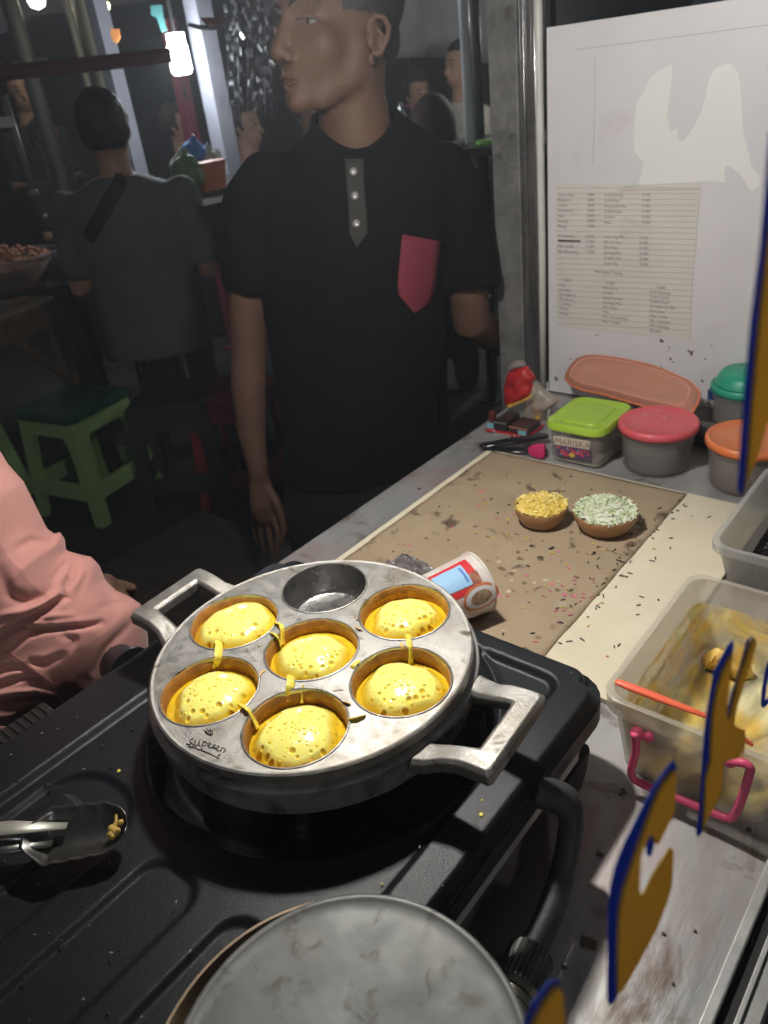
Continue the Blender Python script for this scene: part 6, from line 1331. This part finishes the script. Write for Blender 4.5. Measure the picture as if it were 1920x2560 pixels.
# strings of silver sachets
foil = mat('silver_foil', (.50, .51, .54), .12, .9, (.05, .05, .055), 40, 3, thr=(.45, .55)); foild = mat('dull_foil', (.035, .036, .042), .35, .3)
g = np.random.default_rng(5)
for k in range(8):
    px0 = 566 + k * 16 + g.uniform(-4, 4); D = 3.7 + g.uniform(-.15, .25); t = thing('sachet_string', DP(px0, 120, D), ['string of small silver sachets hanging left of the man in black'][0], 'sachets', 'strings of silver sachets hanging together')
    mb = MB(); mb.tube([DP(px0, -30, D), DP(px0 + 4, 300, D)], .0015, 5); mb.build('cord', darkrub, t)
    for q in range(11):
        y = -10 + q * 27 + g.uniform(-10, 10); c = DP(px0 + g.uniform(-8, 8) + y * .06, y, D + g.uniform(-.1, .1)); A = Matrix.Rotation(g.random() * 3.1, 3, 'Z') @ Matrix.Rotation(g.normal() * .35, 3, 'X'); w, h = g.uniform(.007, .012), g.uniform(.012, .021)
        bright = g.random() < .17; MB().rings([[c + A @ Vector(v) for v in r] for r in ([(-w, 0, h), (w, 0, h), (w, .001, h), (-w, .001, h)], [(-w, -.006, h * .5), (w, -.006, h * .5), (w, .006, h * .5), (-w, .006, h * .5)], [(-w, -.006, -h * .5), (w, -.006, -h * .5), (w, .006, -h * .5), (-w, .006, -h * .5)], [(-w, 0, -h), (w, 0, -h), (w, .001, -h), (-w, .001, -h)])]).build('sachet', foil if bright else foild, t)
# grey tarpaulin roof behind the man's shoulder
tp_ = thing('tarpaulin', DP(1080, 80, 5.5), 'dark grey tarpaulin hanging behind the man in black, right of his head', 'tarpaulin'); mb = MB(); N = 14; vs = []
for i in range(N + 1):
    for j in range(7): u, v = i / N, j / 6; p = DP(930 + 420 * u, -60 + 215 * v - 12 * math.sin(u * 5), 5.5); p += vf * (.05 * math.sin(u * 22)); vs.append(p)
mb.add(vs, [(i * 7 + j, i * 7 + j + 1, (i + 1) * 7 + j + 1, (i + 1) * 7 + j) for i in range(N) for j in range(6)]); o = mb.build('sheet', mat('tarp_grey', (.30, .31, .33), .7, 0, (.22, .23, .25), 2, 5), tp_, smooth=True); o.modifiers.new('s', 'SOLIDIFY').thickness = .004
# ---------------- people in the background
def bgperson(hx, hy, D, face, label, shirt_c, head='hair', seat=False, wid=1.0, hairc=None, scale=1.0, hood=None, arm=None, skinm=None, hipd=.50, neck=.26):
    c = DP(hx, hy, D); t = thing('person', (c.x, c.y, -.85), label, 'person', 'people in the dark behind the cart')
    f = (vr * math.cos(R_(face)) + vf * math.sin(R_(face))).normalized(); l = Vector((0, 0, 1)).cross(f); A = Matrix((f, l, Vector((0, 0, 1)))).transposed(); s = scale
    mb = MB(); mb.ball(c + Vector((0, 0, .02)), .092 * s, .073 * s, .100 * s, A, 20, 14); mb.ball(c + f * .03 - Vector((0, 0, .05)), .06 * s, .055 * s, .07 * s, A, 16, 12); mb.capsule([c + f * .09 * s + Vector((0, 0, .005)), c + f * .108 * s - Vector((0, 0, .03))], [.010, .014], 8)
    mb.ball(c + l * .074 * s, .012, .008, .026, A); mb.ball(c - l * .074 * s, .012, .008, .026, A); mb.ball(c + f * .085 * s - Vector((0, 0, .062)), .015, .022, .009, A)
    sh = c - Vector((0, 0, neck * s)); W_ = .165 * wid
    mb.tube([c - Vector((0, 0, .06)), c - Vector((0, 0, .19 * s))], [.052, .06], 14)
    hipz = max(-.38, sh.z - hipd) if seat else max(-.02, sh.z - .55)
    def ring(z, rx, ry, off=0): return [Vector((c.x, c.y, z)) + f * off + l * math.cos(6.2832 * k / 20) * rx + f * math.sin(6.2832 * k / 20) * ry for k in range(20)]
    wl = max(1, wid) ** .9; mb.rings([ring(hipz, .14 * wl, .10), ring((hipz + sh.z) / 2, .13 * wl, .095), ring(sh.z - .02, W_ * .95, .10), ring(sh.z + .03, W_ * .8, .085), ring(sh.z + .075, .07, .06)])
    armp = []
    for s_ in (-1, 1):
        a0 = sh + l * s_ * W_; a1 = a0 + l * s_ * .03 - Vector((0, 0, .27)) + f * .03; a2 = a1 + f * (.20 if arm is None else .16) + Vector((0, 0, .02 if not (arm == s_) else .25)) - l * s_ * .08
        mb.capsule([a0, a1, a2], [.045, .038, .025], 12); mb.ball(a2 + f * .04, .045, .03, .022, A); armp.append((a0, a1))
        if seat: k0 = Vector((c.x, c.y, hipz)) + l * s_ * .08; mb.capsule([k0, k0 + f * .38, k0 + f * .40 + Vector((0, 0, -.40 - 0))], [.075, .055, .04], 12)
        else: k0 = Vector((c.x, c.y, hipz)) + l * s_ * .07; mb.capsule([k0, Vector((k0.x, k0.y, -.80))], [.075, .042], 12)
    put(remeshed(mb, .010, 4), 'body', skinm or dimskin, t)
    sb = MB(); sb.rings([ring(hipz - .06, .155 * wl, .125), ring((hipz + sh.z) / 2, .15 * wl, .12), ring(sh.z - .02, W_ * 1.08, .115), ring(sh.z + .035, W_ * .88, .10), ring(sh.z + .08, .075, .068)])
    for a0, a1 in armp: sb.capsule([a0, a0.lerp(a1, .75)], [.058, .050], 14)
    tb_ = MB(); tb_.rings([ring(hipz + .03, .150, .110), ring(hipz - .06, .158, .115)])
    for s_ in (-1, 1):
        k0 = Vector((c.x, c.y, hipz)) + l * s_ * .078
        if seat: tb_.capsule([k0, k0 + f * .38, k0 + f * .40 + Vector((0, 0, -.36))], [.09, .072, .06], 12)
        else: tb_.capsule([k0, Vector((k0.x, k0.y, -.79))], [.09, .062], 12)
    put(remeshed(tb_, .014, 4), 'trousers', denim, t)
    cm = mat('cloth_%d_%d' % (hx, hy), shirt_c, .8, 0, tuple(x * .7 for x in shirt_c), 6, 4); shm = put(remeshed(sb, .012, 5), 'shirt', cm, t)
    if hood is None:
        hb = MB(); hb.ball(c - f * .016 * s + Vector((0, 0, .035)), .102 * s, .084 * s, .104 * s, A, 22, 16); me = remeshed(hb, .008, 2); bm = bmesh.new(); bm.from_mesh(me); bmesh.ops.delete(bm, geom=[v for v in bm.verts if ((v.co - c).dot(f) > .035 * s and v.co.z - c.z < .075 * s) or v.co.z - c.z < -.045], context='VERTS'); bm.to_mesh(me); bm.free(); a = coords(me); cc = np.array(c); a += (a - cc) * np.array([[.05 * noise.noise(Vector(p) * 45)] for p in a]); setco(me, a); put(me, 'hair', hairm, t)
        for s_ in (-1, 1):
            MB().ball(c + f * .087 * s + l * s_ * .03 * s + Vector((0, 0, .012)), .007, .011, .005, A, 10, 6).build('eye', hairm, t, smooth=True); MB().capsule([c + f * .090 * s + l * s_ * .015 + Vector((0, 0, .034)), c + f * .079 * s + l * s_ * .045 + Vector((0, 0, .034))], .0032, 6).build('eyebrow', hairm, t, smooth=True)
    else:
        hb = MB(); hb.ball(c - f * .01 + Vector((0, 0, .02)), .115, .10, .125, A, 24, 18); hb.rings([ring(c.z - .02, .10, .10), ring(c.z - .14, .12, .12), ring(sh.z, .20, .15), ring(sh.z - .12, .22, .16)]); put(remeshed(hb, .012, 6), 'headscarf', mat('scarf_%d' % hx, hood, .8), t)
    return t, c, f, l
dimskin = mat('far_skin', (.34, .20, .135), .6)
t, c, f, l = bgperson(265, 335, 2.95, 95, 'man sitting with his back turned, in a grey shirt with a black shoulder strap', (.095, .108, .108), wid=1.22, scale=1.0, seat=True, hipd=.47, neck=.205)
s4 = copy_tree(s1); s4.location = (c.x, c.y, -.85); s4.rotation_euler.z = R_(40); s4['label'] = 'dark stool under the seated man with the strap'
for ch in s4.children: ch.data = ch.data.copy(); ch.data.materials[0] = mat('dark_stool_plastic', (.03, .03, .032), .5)

t_shirt = [ch for ch in t.children if ch.name.startswith('shirt')][0]; bs = BVHTree.FromPolygons([v.co + origin(t_shirt) for v in t_shirt.data.vertices], [tuple(p.vertices) for p in t_shirt.data.polygons])
P_ = []
for k in range(15):
    u_ = k / 14; d_ = ray(332 - 112 * u_, 398 + 200 * u_).normalized(); h_ = bs.ray_cast(EYE, d_)
    if h_[0] is not None: P_.append(h_[0] - d_ * .004)
mb = MB(); mb.tube(P_, .024, 12, flat=.25, up=tuple(vf)); mb.build('strap', mat('strap_black', (.006, .006, .007), .7), t, smooth=True)
bgperson(612, 318, 4.9, -25, 'young man in dark clothes with a lit face, left of the man in black', (.012, .012, .014), seat=False)
bgperson(446, 318, 5.4, -15, 'dim person with long dark hair sitting under the bright lamp', (.02, .02, .025))
bgperson(1045, 240, 5.4, -70, 'person with a lit face drinking from a bottle with a pink straw', (.015, .015, .02), wid=.9)
bgperson(1084, 325, 3.7, 80, 'woman seen from behind in a dark maroon headscarf', (.035, .010, .014), hood=(.032, .008, .012), wid=.9)
bgperson(1150, 165, 5.2, -150, 'man in a cream white shirt standing behind the bright white pole', (.42, .40, .34), wid=1.15)
bgperson(50, 232, 6.0, -60, 'dim man standing near the upper left corner beside the thick pole', (.015, .016, .02))
bgperson(118, 352, 5.6, -40, 'dim person with an earring standing left of the man with the strap', (.012, .012, .014))
bgperson(775, 300, 5.2, -60, 'person almost hidden under the chin of the man in black', (.02, .02, .02), scale=.9)
# bottle with straw
bt = thing('glass_bottle', DP(1003, 290, 3.9), 'small clear bottle with a pink straw held up near the maroon headscarf', 'bottle'); c = DP(1003, 282, 3.9)
mb = MB(); mb.lathe([(0, -.055), (.020, -.055), (.022, -.01), (.010, .020), (.010, .042), (0, .042)], c, 16); mb.build('body', mat('bottle_glassy', (.45, .48, .50), .12, .3), bt, smooth=True)
mb = MB(); mb.tube([c + Vector((0, 0, .03)), DP(1040, 268, 3.9), DP(1060, 258, 3.9)], .004, 8); mb.build('straw', mat('straw_pink', (.42, .14, .20), .5), bt, smooth=True)
# market table behind with bag, basket
bk_ = thing('basket', DP(510, 445, 3.3), 'orange plastic basket on the stall under the bright lamp', 'basket'); c = DP(513, 443, 3.3)
mb = MB(); mb.rings([rring(c.x, c.y, .13, .10, .02, c.z - .045), rring(c.x, c.y, .155, .12, .02, c.z + .045), rring(c.x, c.y, .145, .11, .02, c.z + .045), rring(c.x, c.y, .12, .09, .02, c.z - .038)]); mb.build('body', mat('basket_orange', (.55, .13, .06), .5, 0, (.60, .20, .10), 12, 4), bk_, ang=40)
mb = MB(); mb.rings([rring(c.x, c.y, .16, .125, .022, c.z + .046), rring(c.x, c.y, .16, .125, .022, c.z + .056)]); mb.build('rim', MATS['basket_orange'], bk_)
zst = c.z - .05
sto = thing('stall_table', (c.x, c.y, -.85), 'dark stall table under the orange basket and bags', 'table'); mb = MB(); mb.box((c.x - .5, c.y - .3, zst - .03), (c.x + .35, c.y + .45, zst)); mb.build('top', dk, sto)
for dx in (-.45, .3):
    for dy in (-.25, .4): mb = MB(); mb.box((c.x + dx, c.y + dy, -.849), (c.x + dx + .04, c.y + dy + .04, zst - .031)); mb.build('leg', dk, sto)
for px, py, w, h, col, lb, nm in ((470, 440, .075, .075, (.10, .20, .08), 'green plastic bag slumped beside the orange basket', 'green_bag'), (458, 418, .055, .05, (.50, .52, .52), 'small white crumpled bag above the green bag', 'white_bag'), (525, 405, .05, .055, (.42, .46, .46), 'pale grey bag standing behind the orange basket', 'pale_bag'), (487, 390, .06, .055, (.06, .20, .55), 'blue folded cloth on the stall between the pale bags', 'blue_cloth')):
    c = DP(px, py, 3.4 if nm != 'green_bag' else 3.25); t = thing(nm, (c.x, c.y, zst), lb, 'bag' if 'bag' in nm else 'cloth'); mb = MB(); mb.ball(c, w, .05, h, None, 18, 12); mb.capsule([c + Vector((0, 0, h * .8)), c + Vector((.01, 0, h * 1.25))], [.02, .008], 8); me = remeshed(mb, .006, 3); a = coords(me); a += np.array([[.009 * noise.noise(Vector(p) * 28), .009 * noise.noise(Vector(p) * 28 + Vector((5, 0, 0))), .009 * noise.noise(Vector(p) * 28 + Vector((0, 9, 0)))] for p in a]); setco(me, a); put(me, 'body', mat(nm + '_m', col, .5), t)
# bright green lid on something at the far right of the street
gl = thing('lime_lid', DP(1215, 352, 3.4), 'bright lime green lid glimpsed beside the metal post', 'lid'); c = DP(1218, 354, 3.2); mb = MB(); mb.lathe([(0, .008), (.04, .006), (.045, -.008), (0, -.008)], c, 20); mb.build('disc', mat('lime_far', (.22, .62, .08), .5, emit=None), gl, smooth=True)
fb = thing('street_table', (c.x, c.y, -.85), 'dark table under the bright lime lid behind the post', 'table'); mb = MB(); mb.box((c.x - .3, c.y - .1, c.z - .04), (c.x + .3, c.y + .4, c.z - .009)); mb.build('top', dk, fb)
for dx in (-.28, .24):
    for dy in (-.08, .34): mb = MB(); mb.box((c.x + dx, c.y + dy, -.849), (c.x + dx + .04, c.y + dy + .04, c.z - .041)); mb.build('leg', dk, fb)
# grey plank leaning in the dark
pk2 = thing('plank', DP(440, 800, 2.9), 'short grey plank leaning in the dark under the snack table', 'plank'); a, b = DP(425, 745, 2.9), DP(455, 855, 2.9); mb = MB(); mb.bar(a, b, .045, .012, tuple(vf)); mb.build('board', mat('grey_plank', (.07, .07, .07), .7), pk2, bevel=.002)
# far houses/backdrop of the market: dark stalls
far = mat('far_stall_dark', (.020, .022, .028), .9, 0, (.035, .036, .045), 1.5, 5)
for k, (px, D, w, h) in enumerate(((120, 8.5, 3.2, 1.9), (520, 9.2, 3.4, 2.1), (1000, 9.0, 3.6, 1.9), (1400, 9.5, 3.2, 2.2))):
    c = DP(px, 220, D); t = thing('market_stall', (c.x, c.y, -.85), ['dark far stall with a sloping cloth roof at the left of the market', 'dark far stall behind the bright lamp', 'dark far stall behind the neck of the man in black', 'dark far stall behind the metal post and board'][k], 'stall')
    def ST(u, v, z): q = c + vr * u + vf * v; return Vector((q.x, q.y, z))
    mb = MB(); mb.prism([ST(-w / 2, .6, -.849), ST(w / 2, .6, -.849), ST(w / 2, .68, -.849), ST(-w / 2, .68, -.849)], (0, 0, h)); mb.build('back_wall', far, t)
    mb = MB(); mb.prism([ST(-w / 2 - .1, -.7, h - .9), ST(w / 2 + .1, -.7, h - .9), ST(w / 2 + .1, .75, h - .6), ST(-w / 2 - .1, .75, h - .6)], (0, 0, .02)); mb.build('roof', mat('far_roof%d' % k, [(.05, .035, .04), (.035, .04, .055), (.055, .06, .07), (.04, .04, .05)][k], .8), t)
    for u in (-w / 2, w / 2): mb = MB(); mb.bar(ST(u, -.65, -.849), ST(u, -.65, h - .91), .05, .05); mb.build('post', far, t)
    mb = MB(); mb.prism([ST(-w / 2 + .2, -.3, -.849), ST(w / 2 - .2, -.3, -.849), ST(w / 2 - .2, .2, -.849), ST(-w / 2 + .2, .2, -.849)], (0, 0, .8)); mb.build('counter', far, t)
